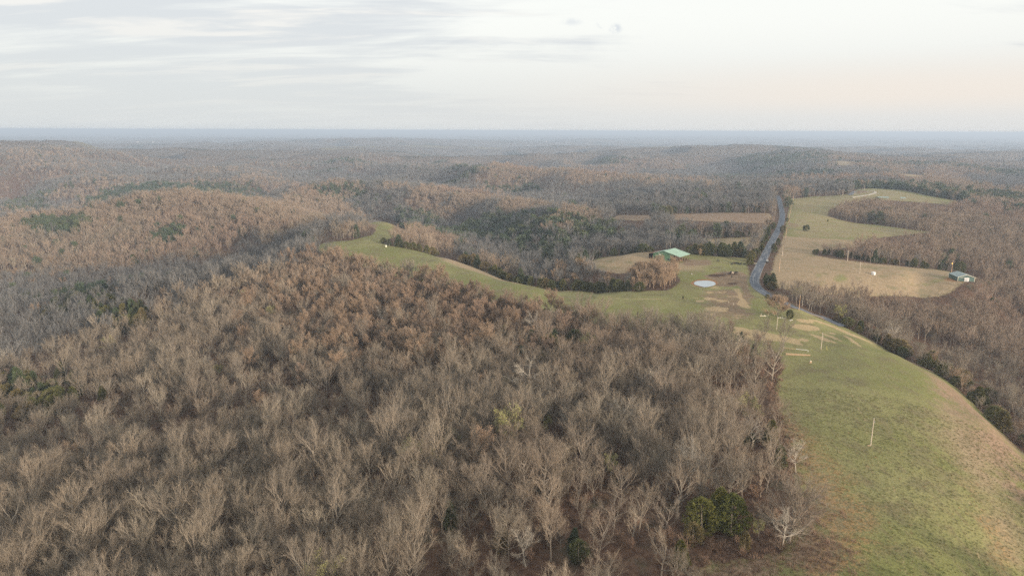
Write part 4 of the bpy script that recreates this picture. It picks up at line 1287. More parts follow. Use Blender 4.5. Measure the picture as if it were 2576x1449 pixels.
row([(1886, 690, 0), (1898, 655, 0), (1915, 620, 0), (1932, 590, 0), (1948, 565, 0)], 30, .95, 'cedar_tree', 'olive cedar on the left bank of the road', 'cedars on the left bank of the road', ['cedar00', 'cedar01', 'cedar03', 'fresh01'], seed=6)
row([(1942, 640, 0), (1953, 612, 0), (1964, 590, 0), (1973, 560, 0)], 17, .8, 'cedar_tree', 'olive cedar between the road and the pole line', 'cedars between road and pole line', ['cedar00', 'cedar01', 'cedar03'], seed=7)
row([(1922, 705, 0), (1932, 718, 0), (1948, 732, 0)], 8, .85, 'cedar_tree', 'dark cedar on the inside of the road bend', 'cedars inside the road bend', ['cedar01', 'cedar03', 'cedar02'], seed=8, spread=2)
row([(2062, 797, -1), (2110, 816, -2), (2180, 842, -4), (2250, 868, -5)], 16, .75, 'cedar_tree', 'dark cedar in the hedge below the dirt track', 'cedars below the dirt track', ['cedar00', 'cedar01', 'cedar03'], seed=9, spread=4.5)
row([(2262, 868, -5), (2330, 897, -6), (2400, 937, -7)], 16, 1.05, 'cedar_tree', 'big olive cedar at the shoulder of the pasture', 'cedars at the shoulder of the pasture', ['cedar00', 'cedar01', 'cedar03'], seed=10, spread=5)
row([(2400, 937, -7), (2460, 985, -8), (2510, 1024, -9), (2590, 1090, -11)], 14, .95, 'cedar_tree', 'dark cedar in the lower hedge right of the pasture', 'cedars in the lower hedge', ['cedar00', 'cedar03', 'cedar01'], seed=11, spread=5)
row([(2062, 799, -1), (2150, 832, -3), (2262, 870, -5), (2400, 939, -7), (2510, 1026, -9), (2590, 1092, -11)], 30, .50, 'bare_tree', 'small bare tree in the hedge right of the near pasture', 'small bare trees in the right-hand hedge', ['tree05', 'tree01', 'tan01', 'tree03'], seed=31, spread=4, cat='tree')
row([(2045, 638, -1), (2100, 646, -1), (2200, 660, -3), (2300, 672, -6), (2380, 682, -8)], 22, .7, 'cedar_tree', 'dark cedar along the spit of woods in the right field', 'cedars along the woods spit', ck, seed=12)
row([(1690, 535, -5), (1800, 533, -3), (1930, 535, -1)], 18, 1.0, 'cedar_tree', 'dark cedar behind the rust-coloured field', 'cedars behind the rust field', ['cedar02', 'cedar00'], seed=13)
row([(1655, 556, -7), (1672, 545, -6), (1690, 537, -4)], 9, 1.6, 'cedar_tree', 'tall cedar at the left end of the rust field', 'tall cedars at the rust field', ['cedar01', 'cedar03'], seed=14)

SP = np.array(SPECIAL)
ok = np.ones(NT_, bool)
for (x, y, r_) in SPECIAL:
    ok &= (TX - x) ** 2 + (TY - y) ** 2 > r_ * r_
sel = np.nonzero(ok)[0]
rsel = rs_.random_sample(NT_)
# shape by kind and distance; twig tone by sun side, painting relief shading
key = np.empty(NT_, object)
near_ = TD < 480; midm = (TD >= 480) & (TD < 1300); farm = TD >= 1300
for i in sel:
    sn = SUNNY[i] + 0.16 * (r2_[i] - .5)
    if ever[i]:
        key[i] = ck[int(rsel[i] * 4)] if TD[i] < 700 else 'farced%02d' % int(rsel[i] * 3)
    elif tanm[i]:
        key[i] = 'tan%02d' % int(rsel[i] * 2)
    elif near_[i]:
        if iswarm[i]:
            key[i] = 'warm%02d' % int(rsel[i] * 3)
        elif rsel[i] < .006:
            key[i] = 'bud%02d' % (i % 2)
        elif rsel[i] > .985:
            key[i] = 'pale%02d' % int((rsel[i] - .985) / .015 * 2.99)
        else:
            key[i] = 'tree%02d' % int(rsel[i] / .985 * 8.99)
    elif midm[i]:
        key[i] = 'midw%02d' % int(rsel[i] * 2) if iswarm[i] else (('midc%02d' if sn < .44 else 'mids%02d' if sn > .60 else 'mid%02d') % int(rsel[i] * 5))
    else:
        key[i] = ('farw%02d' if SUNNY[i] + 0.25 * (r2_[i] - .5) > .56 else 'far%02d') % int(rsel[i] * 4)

# belts of wood between the small fields
def belt(pl, n, seed):
    global TX, TY, TZ, TD, SCL, ROTZ, key, sel, fd
    L = np.array([near(*q) for q in pl]); rng = np.random.RandomState(seed)
    seg = np.linalg.norm(np.diff(L[:, :2], axis=0), axis=1); cum = np.concatenate([[0], np.cumsum(seg)])
    t = rng.uniform(0, cum[-1], n)
    x = np.interp(t, cum, L[:, 0]) + rng.normal(0, 3, n); y = np.interp(t, cum, L[:, 1]) + rng.uniform(-4, 9, n)
    z = ground(x, y)
    kk_ = np.array([rng.choice(['midc00', 'mid01', 'mids02', 'mid03', 'cedar01', 'cedar00', 'mid04']) for _ in range(n)], object)
    i0 = len(TX)
    TX = np.append(TX, x); TY = np.append(TY, y); TZ = np.append(TZ, z); TD = np.append(TD, np.hypot(x, y)); SCL = np.append(SCL, rng.uniform(.4, .75, n)); ROTZ = np.append(ROTZ, rng.uniform(0, 6.28, n))
    key = np.append(key, kk_); sel = np.append(sel, np.arange(i0, i0 + n))


belt([(1700, 594, -8), (1800, 597, -5), (1900, 594, -2)], 110, 1)
belt([(2060, 640, -1), (2200, 658, -3), (2350, 676, -6)], 60, 2)
ever = np.append(ever, np.ones(len(TX) - len(ever), bool))

# the largest trees in the picture stand as things of their own
u_, v_, dep_ = project(np.stack([TX, TY, TZ + 8], -1))
inview = (u_ > -30) & (u_ < 2606) & (v_ > -10) & (v_ < 1500)
cand = [i for i in sel if inview[i] and TD[i] < 480 and not ever[i]]
cand.sort(key=lambda i: dep_[i] / SCL[i])
single = cand[:254]
GRP = {'tree': 'bare grey trees of the near woods', 'warm': 'reddish trees of the near woods', 'pale': 'whitish trees of the near woods', 'tan0': 'tan trees of the near woods', 'bud0': 'budding trees of the near woods'}
FORM = ['vase-shaped', 'round-crowned', 'narrow upright', 'wide-spreading', 'fan-crowned', 'slim upright', 'broad low-branched', 'loose-crowned', 'full-crowned']


def where(u, v):
    if u > 2060:
        return 'in the woods right of the pasture'
    row = 'near the bottom edge' if v > 1290 else 'low down' if v > 1150 else 'midway up' if v > 1000 else 'high up'
    colm = ['far left', 'left side', 'left of centre', 'centre', 'right of centre', 'by the pasture'][int(min(max(u, 0) / 330, 5))]
    return row + ', ' + colm


for i in single:
    k4 = key[i][:4]
    size = 'small' if SCL[i] < .70 else 'tall' if SCL[i] > .95 else 'medium-sized'
    if k4 == 'tree':
        lb = '%s %s bare tree %s' % (size, FORM[int(key[i][4:])], where(u_[i], v_[i]))
    else:
        lb = '%s %s tree %s' % (size, {'warm': 'reddish-brown bare', 'pale': 'whitish crooked bare', 'tan0': 'tan bare', 'bud0': 'yellow-green budding'}[k4], where(u_[i], v_[i]))
    tree_thing('bare_tree', key[i], (TX[i], TY[i], TZ[i]), ROTZ[i], SCL[i], lb, 'tree', GRP[k4])
ss = set(single)
rest = np.array([i for i in sel if i not in ss])
kk = sorted(set(key[rest]))
dec = [k for k in kk if not k.startswith(('cedar', 'farced'))]; eve = [k for k in kk if k.startswith(('cedar', 'farced'))]
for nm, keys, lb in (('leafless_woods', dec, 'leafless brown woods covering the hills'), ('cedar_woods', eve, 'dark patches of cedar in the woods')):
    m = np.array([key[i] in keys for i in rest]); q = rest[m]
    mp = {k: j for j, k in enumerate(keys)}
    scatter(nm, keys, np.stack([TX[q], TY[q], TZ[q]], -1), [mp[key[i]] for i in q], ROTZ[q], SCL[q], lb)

# shrubs and saplings under and between the trees
UX, UY = jitter_grid(105, 420, 5.2)
f2 = field_dist(UX, UY, 20); r2 = line_dist(UX, UY, ROADL, 20)
m = (f2 < 1.0) & (r2 > 6)
UX, UY = UX[m], UY[m]
scatter('undergrowth', ['shrub00', 'shrub01', 'shrub02'], np.stack([UX, UY, ground(UX, UY)], -1), rs_.randint(0, 3, len(UX)), rs_.uniform(0, 6.28, len(UX)), rs_.uniform(.6, 1.6, len(UX)), 'leafless shrubs and saplings under the trees')
# dry weeds where the pasture grows wild
WX, WY = jitter_grid(110, 330, 1.25)
wv = np.zeros(len(WX))
for kind, soft, s, poly in PATCH:
    if kind == 'rust' and s > .85:
        wv = np.maximum(wv, smooth01((sdist(WX, WY, poly, soft * 1.5) + soft) / (2 * soft)))
f2 = field_dist(WX, WY, 20)
wv = np.maximum(wv, smooth01(1 - np.abs(f2 + 1) / 4) * .8)
m = (rs_.random_sample(len(WX)) < wv * .9)
WX, WY = WX[m], WY[m]
scatter('dry_weeds', ['weed00', 'weed01', 'weed02'], np.stack([WX, WY, ground(WX, WY)], -1), rs_.randint(0, 3, len(WX)), rs_.uniform(0, 6.28, len(WX)), rs_.uniform(.5, 1.5, len(WX)), 'rust-brown dry weeds along the wood edge')
# tufts of grass in the near pasture
GX, GY = jitter_grid(110, 300, 1.1)
f2 = field_dist(GX, GY, 20); GX, GY = GX[f2 > 1], GY[f2 > 1]
tv = np.zeros(len(GX))
for kind, soft, s, poly in PATCH:
    if kind == 'tuft':
        tv = np.maximum(tv, smooth01((sdist(GX, GY, poly, soft * 1.5) + soft) / (2 * soft)) * s)
gk = np.where(rs_.random_sample(len(GX)) < tv * .55 * (fbm(GX, GY, 9, 2, 4) > -.1) + .03, 3, rs_.randint(0, 3, len(GX)))
m = rs_.random_sample(len(GX)) < .7
GX, GY, gk = GX[m], GY[m], gk[m]
scatter('grass_tufts', ['tuft00', 'tuft01', 'tuft02', 'tuft03'], np.stack([GX, GY, ground(GX, GY)], -1), gk, rs_.uniform(0, 6.28, len(GX)), rs_.uniform(.5, 1.5, len(GX)), 'short tufts of green and dry grass')
print('rest', len(rest), 'under', len(UX), 'weeds', len(WX), 'tufts', len(GX))

# ------------------------------------------------------------------ built things
def boxes(lst):
    """list of (x0, x1, y0, y1, z0, z1) -> vertices and faces"""
    V = []; F = []
    for (x0, x1, y0, y1, z0, z1) in lst:
        b = len(V)
        V += [(x0, y0, z0), (x1, y0, z0), (x1, y1, z0), (x0, y1, z0), (x0, y0, z1), (x1, y0, z1), (x1, y1, z1), (x0, y1, z1)]
        F += [tuple(b + i for i in f) for f in ((0, 3, 2, 1), (4, 5, 6, 7), (0, 1, 5, 4), (1, 2, 6, 5), (2, 3, 7, 6), (3, 0, 4, 7))]
    return V, F


def bx(name, parent, lst, mat):
    V, F = boxes(lst)
    return link(name, make_mesh(name, V, F, mat), parent)


def prism(pts, y0, y1):
    n = len(pts)
    V = [(p[0], y0, p[1]) for p in pts] + [(p[0], y1, p[1]) for p in pts]
    F = [tuple(range(n))[::-1], tuple(range(n, 2 * n))] + [(i, (i + 1) % n, n + (i + 1) % n, n + i) for i in range(n)]
    return V, F


def pr(name, parent, pts, y0, y1, mat):
    V, F = prism(pts, y0, y1)
    me = make_mesh(name, V, F, mat)
    bm = bmesh.new(); bm.from_mesh(me); bmesh.ops.recalc_face_normals(bm, faces=bm.faces); bm.to_mesh(me); bm.free()
    return link(name, me, parent)


def cyl(name, parent, p0, p1, r0, r1, mat, n=8):
    g = Geo(); g.tube([np.array(p0, float), np.array(p1, float)], [r0, r1], n)
    v, f = g.arrays()
    F = [tuple(map(int, q)) for q in f] + [tuple(range(n))[::-1], tuple(range(n, 2 * n))]
    return link(name, make_mesh(name, v, F, mat), parent)


def root(name, loc, label, cat, rz=0.0, group=None):
    r = bpy.data.objects.new(name, None); COL.objects.link(r)
    r.location = loc; r.rotation_euler = (0, 0, rz)
    return tag(r, label, cat, group)


def ribbed(name, col, scale=9.0, rough=0.45, rust=0.15):
    m, w, b = new_mat(name)
    tc = w.n('ShaderNodeTexCoord'); P = tc.outputs['Object']
    wv = w.n('ShaderNodeTexWave'); wv.inputs['Scale'].default_value = scale; w.link(P, wv.inputs[0])
    f = w.noise(P, 0.35, 5, 0.65); f2 = w.noise(w.vmul(P, (1, 1, .15)), 2.2, 4, 0.7)
    c = w.mix(w.ramp(f, .35, .65), tuple(x * .86 for x in col), tuple(min(1, x * 1.1) for x in col))
    c = w.mix(w.math('MULTIPLY', w.ramp(f2, .55, .75), rust), c, (.20, .16, .11))
    c = w.mix(1.0, c, w.mix(wv.outputs[0], (.88,) * 3, (1.05,) * 3), 'MULTIPLY')
    w.link(c, b.inputs['Base Color']); b.inputs['Roughness'].default_value = rough; b.inputs['Specular IOR Level'].default_value = .35
    bp = w.n('ShaderNodeBump'); bp.inputs['Strength'].default_value = .4; bp.inputs['Distance'].default_value = .05
    w.link(wv.outputs[0], bp.inputs['Height']); w.link(bp.outputs[0], b.inputs['Normal'])
    return m


M_FARW = plain('dull_white', (.50, .49, .46), var=.06)
M_GREENWALL = ribbed('green_sheet_wall', (.155, .290, .170))
M_GREENROOF = ribbed('pale_green_roof', (.32, .46, .35), rough=.5)
M_SHEDWALL = ribbed('dark_green_sheet_wall', (.085, .150, .130))
M_SHEDROOF = ribbed('grey_green_roof', (.30, .36, .34), rough=.5)
M_WOOD = plain('weathered_wood', (.27, .18, .12))
M_NEWWOOD = plain('tan_timber', (.46, .33, .21), var=.2)
M_POLE = plain('bleached_pole', (.60, .51, .40), var=.12)
M_POLE2 = plain('tan_pole', (.62, .42, .26), var=.15)
M_DARK = plain('dark_glass_and_openings', (.025, .028, .03), rough=.2, spec=.5)  # glass, and the flat dark that paints the shade in door openings
M_SHADEW = plain('dark_boards', (.085, .060, .045))
M_WHITE = plain('white_paint', (.80, .79, .76), var=.06)
M_CREAM = plain('cream_trim', (.74, .70, .55), var=.06)
M_METAL = plain('galvanised_metal', (.45, .46, .47), rough=.4, metal=.6)
M_BLUEROOF = ribbed('blue_roof', (.26, .36, .42))
M_TANWALL = plain('tan_siding', (.60, .46, .32), var=.1)
M_TEAL = ribbed('teal_roof', (.24, .37, .36))
M_RUSTY = plain('rusty_iron', (.22, .11, .07))
M_BLACK = plain('black_coat', (.014, .013, .013), rough=.6, var=.3)
M_BROWNC = plain('brown_coat', (.06, .03, .018), rough=.7)
M_CREAMC = plain('cream_coat', (.56, .46, .34), rough=.7)
M_RUBBER = plain('rubber', (.02, .02, .02))
M_CARBODY = plain('dark_car_paint', (.030, .034, .036), rough=.3, spec=.5)
M_STONE = plain('pale_stone', (.55, .52, .47))
M_WIRE = plain('wire', (.06, .06, .065))
M_YELLOW = plain('yellow_guard', (.72, .62, .14), var=.1)

# --- road
def road_mat():
    m, w, b = new_mat('asphalt')
    geo = w.n('ShaderNodeNewGeometry'); P = geo.outputs['Position']
    at = w.n('ShaderNodeAttribute', attribute_name='across')
    sp_ = w.n('ShaderNodeSeparateColor'); w.link(at.outputs['Color'], sp_.inputs[0]); acr, alo, _ = sp_.outputs
    n1 = w.noise(P, .16, 5, .65); n2 = w.noise(P, 1.6, 4, .65)
    cmb = w.n('ShaderNodeCombineXYZ'); w.link(w.math('MULTIPLY', acr, 2.2), cmb.inputs[0]); w.link(w.math('MULTIPLY', alo, 12), cmb.inputs[1])
    st = w.noise(cmb.outputs[0], 2.4, 5, .65, .4)
    c = w.mix(w.ramp(n1, .38, .62), (.052, .066, .090), (.078, .092, .118))
    worn = w.math('MULTIPLY', w.ramp(st, .47, .63), w.ramp(alo, .50, .62))
    c = w.mix(w.math('MULTIPLY', worn, .85), c, (.25, .25, .255))
    c = w.mix(w.ramp(w.math('ADD', w.math('ABSOLUTE', w.math('SUBTRACT', acr, .5)), w.math('MULTIPLY', w.math('SUBTRACT', n2, .5), .12)), .43, .5), c, (.20, .165, .13))
    w.link(c, b.inputs['Base Color']); b.inputs['Roughness'].default_value = .7; b.inputs['Specular IOR Level'].default_value = .35
    return m


def strip_mesh(name, L, width, mat, lift, nx=6, under=0.5):
    L = np.asarray(L); n = len(L)
    tan_ = np.gradient(L, axis=0); tan_ /= np.linalg.norm(tan_, axis=1, keepdims=True)
    nor = np.stack([tan_[:, 1], -tan_[:, 0]], -1)
    V = []; att = []
    cz = ground(L[:, 0], L[:, 1])
    ks = np.ones(7) / 7; cz = np.convolve(np.pad(cz, 3, mode='edge'), ks, mode='valid')
    ts = np.linspace(-.5, .5, nx)
    for j, t in enumerate(ts):
        x = L[:, 0] + nor[:, 0] * t * width; y = L[:, 1] + nor[:, 1] * t * width
        gz = ground(x, y)
        V.append(np.stack([x, y, np.maximum(gz, cz) + lift], -1)); att.append(np.stack([np.full(n, t + .5), np.linspace(0, 1, n), np.zeros(n), np.ones(n)], -1))
    lo = V[0].copy(); lo[:, 2] -= under + lift; hi = V[-1].copy(); hi[:, 2] -= under + lift
    rows_ = [lo] + V + [hi]; att = [att[0]] + att + [att[-1]]
    R_ = len(rows_)
    v = np.concatenate(rows_); a = np.concatenate(att)
    F = [(j * n + i, (j + 1) * n + i, (j + 1) * n + i + 1, j * n + i + 1) for j in range(R_ - 1) for i in range(n - 1)]
    me = make_mesh(name, v, np.array(F)[:, ::-1].copy(), mat, smooth=False)
    at = me.attributes.new('across', 'FLOAT_COLOR', 'POINT'); at.data.foreach_set('color', a.astype(np.float32).ravel())
    return link(name, me)


tag(strip_mesh('road', catmull(ROADC, 3.0)[::-1], 7.0, road_mat(), .22), kind='structure')
M_GRAVEL = plain('pale_gravel', (.46, .41, .34), var=.15, scale=.6)
drive = catmull(wpoly([(2159.8, 478.8, 1.2), (2175.8, 479.6, 1.2), (2189, 480.7, 1.1), (2199, 482.2, 1), (2202.5, 484.3, 1), (2197, 487.3, .8), (2183.8, 490.8, .6), (2163.8, 494, .5), (2142.5, 497.6, .3)]), 6)
tag(strip_mesh('gravel_path', drive, 4.2, M_GRAVEL, .35), kind='structure')
lane = catmull(wpoly([(2138.5, 491.5, .5), (2144, 487, .5), (2151, 481.5, .8)]), 6)
tag(strip_mesh('lane', lane, 7.0, plain('lane_asphalt', (.16, .165, .175)), .35), kind='structure')

# --- pond
def build_pond():
    out = wpoly([(1745.5, 712.5), (1749, 709), (1755, 707.3), (1765, 706.6), (1776, 706.2), (1786, 707), (1795, 709), (1799.5, 712.5), (1800, 715.5), (1796, 718), (1788, 720.2), (1780, 721.6), (1772, 722.2), (1764, 721), (1757, 719), (1751, 717.5), (1747, 715.5)], POND[2])
    L = catmull(np.vstack([out, out[:1]]), 1.2)[:-1]
    c = L.mean(0); zw = POND[2] + .02
    V = [(c[0], c[1], zw)] + [(p[0], p[1], zw) for p in L] + [(c[0] + (p[0] - c[0]) * 1.03, c[1] + (p[1] - c[1]) * 1.03, zw - .6) for p in L]
    n = len(L)
    F = [(0, 1 + i, 1 + (i + 1) % n) for i in range(n)] + [(1 + i, 1 + n + i, 1 + n + (i + 1) % n, 1 + (i + 1) % n) for i in range(n)]
    m, w, b = new_mat('pond_water')
    tcp = w.n('ShaderNodeTexCoord'); w.link(w.mix(w.noise(tcp.outputs['Object'], .25, 5, .6), (.22, .27, .30), (.36, .42, .46)), b.inputs['Base Color']); b.inputs['Roughness'].default_value = .06; b.inputs['Specular IOR Level'].default_value = .9
    b.inputs['IOR'].default_value = 1.6
    tc = w.n('ShaderNodeTexCoord'); bp = w.n('ShaderNodeBump'); bp.inputs['Strength'].default_value = .12; bp.inputs['Distance'].default_value = .02
    w.link(w.noise(tc.outputs['Object'], 2.0, 3, .6), bp.inputs['Height']); w.link(bp.outputs[0], b.inputs['Normal'])
    me = make_mesh('pond_water', V, F, m)
    bm = bmesh.new(); bm.from_mesh(me); bmesh.ops.recalc_face_normals(bm, faces=bm.faces)
    if bm.faces[0].normal.z < 0:
        bmesh.ops.reverse_faces(bm, faces=bm.faces)
    bm.to_mesh(me); bm.free()
    tag(link('pond_water', me), kind='structure')


build_pond()

# --- big open-sided barn: x to the right along the gable, y along the ridge
def build_barn():
    o = near(1670, 655.6, 0)
    r = root('green_barn', (o[0], o[1], o[2]), 'big green metal barn with pale green roof and an open shed on its right side', 'barn', math.atan2(-.643, .766))
    L = 18.0
    zr = lambda x: 8.1 - (x * .24 if x > 0 else -x * .29)
    bm_ = M_GREENWALL
    pr('front_wall', r, [(-10.2, -.3), (8.0, -.3), (8.0, zr(8) - .05), (0, 8.0), (-10.2, zr(-10.2) - .05)], 0, .15, bm_)
    pr('rear_wall', r, [(-10.2, -.3), (8.0, -.3), (8.0, zr(8) - .05), (0, 8.0), (-10.2, zr(-10.2) - .05)], L - .15, L, bm_)
    bx('side_wall', r, [(-10.2, -10.05, .16, L - .16, -.3, zr(-10.2) - .05)], bm_)
    bx('side_wall', r, [(7.85, 8.0, .16, L - .16, -.3, zr(8) - .08)], M_SHADEW)
    th = .12
    for x0, x1, nm in ((-10.7, 0, 'roof'), (0, 14.6, 'roof')):
        pr(nm, r, [(x0, zr(x0)), (x1, zr(x1)), (x1, zr(x1) + th), (x0, zr(x0) + th)], -.7, L + .7, M_GREENROOF)
    for k in range(5):
        y = .4 + k * (L - .8) / 4
        bx('post', r, [(14.1, 14.35, y - .12, y + .12, -.3, zr(14.2) - .02)], M_WOOD)
    for k in range(4):
        y = 1.2 + k * 4.6
        bx('feed_rack', r, [(10.0, 13.2, y, y + .25, .5, .75), (10.0, 13.2, y, y + .25, 1.1, 1.35), (10.0, 10.2, y, y + .25, -.2, 1.5), (13.0, 13.2, y, y + .25, -.2, 1.5)], M_RUSTY)
    pr('lean_to_roof', r, [(-10.25, 4.9), (-10.25, 5.0), (-15.2, 4.3), (-15.2, 4.2)], 1.0, L - 1, M_RUSTY)
    bx('lean_to_wall', r, [(-14.9, -14.75, 1.2, L - 1.2, -.3, 4.2)], M_SHADEW)
    bx('lean_to_wall', r, [(-14.7, -10.25, L - 1.5, L - 1.3, -.3, 4.15)], M_SHADEW)
    for x in (-8.9, -8.0, -5.6, -4.7, -.4):
        w_ = bx('window', r, [(x, x + .6, -.06, -.003, 1.3, 3.0)], M_DARK)
        bx('frame', w_, [(x - .08, x + .68, -.09, -.065, 1.2, 1.3), (x - .08, x + .68, -.09, -.065, 3.0, 3.1)], M_WHITE)
    bx('low_doorway', r, [(3.2, 6.2, -.05, -.003, .9, 2.0)], M_DARK)  # dark panel painting the shade inside the long low opening
    bx('loading_step', r, [(-8.2, -4.0, -1.1, -.01, -.2, .28)], M_CREAM)
    bx('eave_trim', r, [(7.86, 8.12, -.08, -.01, -.2, zr(8) - .1)], plain('lime_trim', (.22, .36, .16)))
    bx('hay_feeder', r, [(10.5, 12.6, 5.5, 7.2, .0, 1.3)], M_NEWWOOD)


build_barn()


def build_shed():
    o = near(2408.7, 707.4, -7)
    r = root('green_shed', (o[0], o[1], o[2]), 'small dark green metal shed with cream trim and a white sliding door', 'shed', math.atan2(-.14, .99))
    W, L, h, pk = 12.0, 14.8, 3.2, 5.15
    pr('front_wall', r, [(0, -.3), (W, -.3), (W, h), (W / 2, pk), (0, h)], 0, .12, M_SHEDWALL)
    pr('rear_wall', r, [(0, -.3), (W, -.3), (W, h), (W / 2, pk), (0, h)], L - .12, L, M_SHEDWALL)
    bx('side_wall', r, [(0, .12, .125, L - .125, -.3, h)], M_SHEDWALL)
    bx('side_wall', r, [(W - .12, W, .125, L - .125, -.3, h)], M_SHEDWALL)
    s = (pk - h) / (W / 2)
    pr('roof', r, [(-.3, h - .3 * s + .01), (W / 2, pk + .01), (W / 2, pk + .13), (-.3, h - .3 * s + .13)], -.35, L + .3, M_SHEDROOF)
    pr('roof', r, [(W + .3, h - .3 * s + .01), (W / 2, pk + .01), (W / 2, pk + .13), (W + .3, h - .3 * s + .13)], -.35, L + .3, M_SHEDROOF)
    pr('gable_trim', r, [(-.35, h - .35 * s - .12), (W / 2, pk - .14), (W / 2, pk + .16), (-.35, h - .35 * s + .18)], -.47, -.36, M_CREAM)
    pr('gable_trim', r, [(W + .35, h - .35 * s - .12), (W / 2, pk - .14), (W / 2, pk + .16), (W + .35, h - .35 * s + .18)], -.47, -.36, M_CREAM)
    bx('corner_trim', r, [(-.05, .2, -.05, -.005, -.3, h - .1)], M_CREAM)
    bx('corner_trim', r, [(W - .2, W + .05, -.05, -.005, -.3, h - .1)], M_CREAM)
    bx('corner_trim', r, [(-.06, -.005, L - .3, L, -.3, h - .1)], M_CREAM)
    d = bx('sliding_door', r, [(4.6, 8.0, -.12, -.02, -.1, 2.75)], M_WHITE)
    bx('door_rail', r, [(1.6, 8.1, -.2, -.125, 2.76, 2.95)], M_CREAM)
    bx('brace', d, [(4.75, 7.85, -.15, -.125, 1.2, 1.35)], M_TANWALL)


build_shed()


def gabled(name, u, v, W, L, h, pk, rz, wall, roofm, label, cat, z=None, door=True, p=None):
    o = p or near(u, v, z)
    r = root(name, (o[0], o[1], o[2]), label, cat, rz)
    pr('wall', r, [(-W / 2, -1), (W / 2, -1), (W / 2, h), (0, pk), (-W / 2, h)], 0, L, wall)
    s = (pk - h) / (W / 2); e = W * .04
    for sg in (-1, 1):
        pr('roof', r, [(sg * (W / 2 + e), h - e * s + .02), (0, pk + .02), (0, pk + .3), (sg * (W / 2 + e), h - e * s + .3)], -e, L + e, roofm)
    if door:
        bx('doorway', r, [(-W * .12, W * .12, -.08, -.01, -.5, h * .7)], M_DARK)  # flat dark sheet in place of the unlit inside of the opening
    return r


gabled('tan_house', 2413, 517, 10, 13, 3.6, 5.8, R(-52), M_TANWALL, M_BLUEROOF, 'tan house with a blue-grey roof at the edge of the right-hand woods', 'house', z=-5)
# low teal roofs on the far knoll
for (u, v, W, L, lb) in ((2220, 501, 19, 6, 'long low teal-roofed shelter on the grassy knoll beyond the woods'), (2271, 502, 8, 5, 'smaller teal-roofed shelter on the far grassy knoll')):
    o = near(u, v, 0)
    r = root('shelter', o, lb, 'shelter', R(-4))
    pr('roof', r, [(-L / 2, 2.4), (L / 2, 3.2), (L / 2, 3.32), (-L / 2, 2.52)], -W / 2, W / 2, M_TEAL)
    r.rotation_euler = (0, 0, R(86))
    for sx in (-1, 1):
        for sy in (-1, 0, 1):
            bx('post', r, [(sx * L * .42 - .1, sx * L * .42 + .1, sy * W * .45 - .1, sy * W * .45 + .1, -.5, 2.5 if sx < 0 else 3.0)], M_METAL)
gabled('far_barn', 2079, 462, 14, 24, 4.5, 7.5, R(80), M_TANWALL, M_SHEDROOF, 'pale-roofed farm building half hidden in woods left of the far driveway', 'barn', z=-3)

# white things in the fields
def hut():
    o = near(2198, 692, -2)
    r = root('white_hut', o, 'small white box hut alone in the tan right-hand field', 'hut', R(8))
    bx('wall', r, [(-.9, 1.5, 0, 2, -.1, 2.05)], M_WHITE); bx('roof', r, [(-1.0, 1.6, -.1, 2.1, 2.055, 2.2)], M_WHITE)
    bx('door', r, [(-.75, -.2, -.05, -.01, .05, 1.8)], M_DARK)


hut()
o = near(971, 621.5, .8)
o = (o[0], o[1], o[2]); r = root('water_tank', o, 'small white tank at the tip of the hedge on the pasture strip', 'tank')
cyl('tank_body', r, (0, 0, -.1), (0, 0, 1.5), .8, .8, M_CREAM, 14); cyl('tank_lid', r, (0, 0, 1.51), (0, 0, 1.8), .75, .2, M_CREAM, 14)
o = near(1661, 670.3, 0)
r = root('feed_trailer', o, 'low white trailer with slatted side at the foot of the yard light pole', 'trailer', R(-12))
bx('bed', r, [(-2.4, 2.4, -.7, .7, .5, .75)], M_WHITE)
bx('panel', r, [(-2.4, 2.4, -.75, -.705, .76, 1.25)], M_WHITE)
for k in range(4):
    bx('slat', r, [(.2 + k * .6, .5 + k * .6, -.78, -.752, .76, 1.5)], M_WHITE)
for x in (-1.2, 1.2):
    for y in (-.8, .8):
        w_ = cyl('wheel', r, (x, y - .1, .35), (x, y + .1, .35), .35, .35, M_RUBBER, 12)

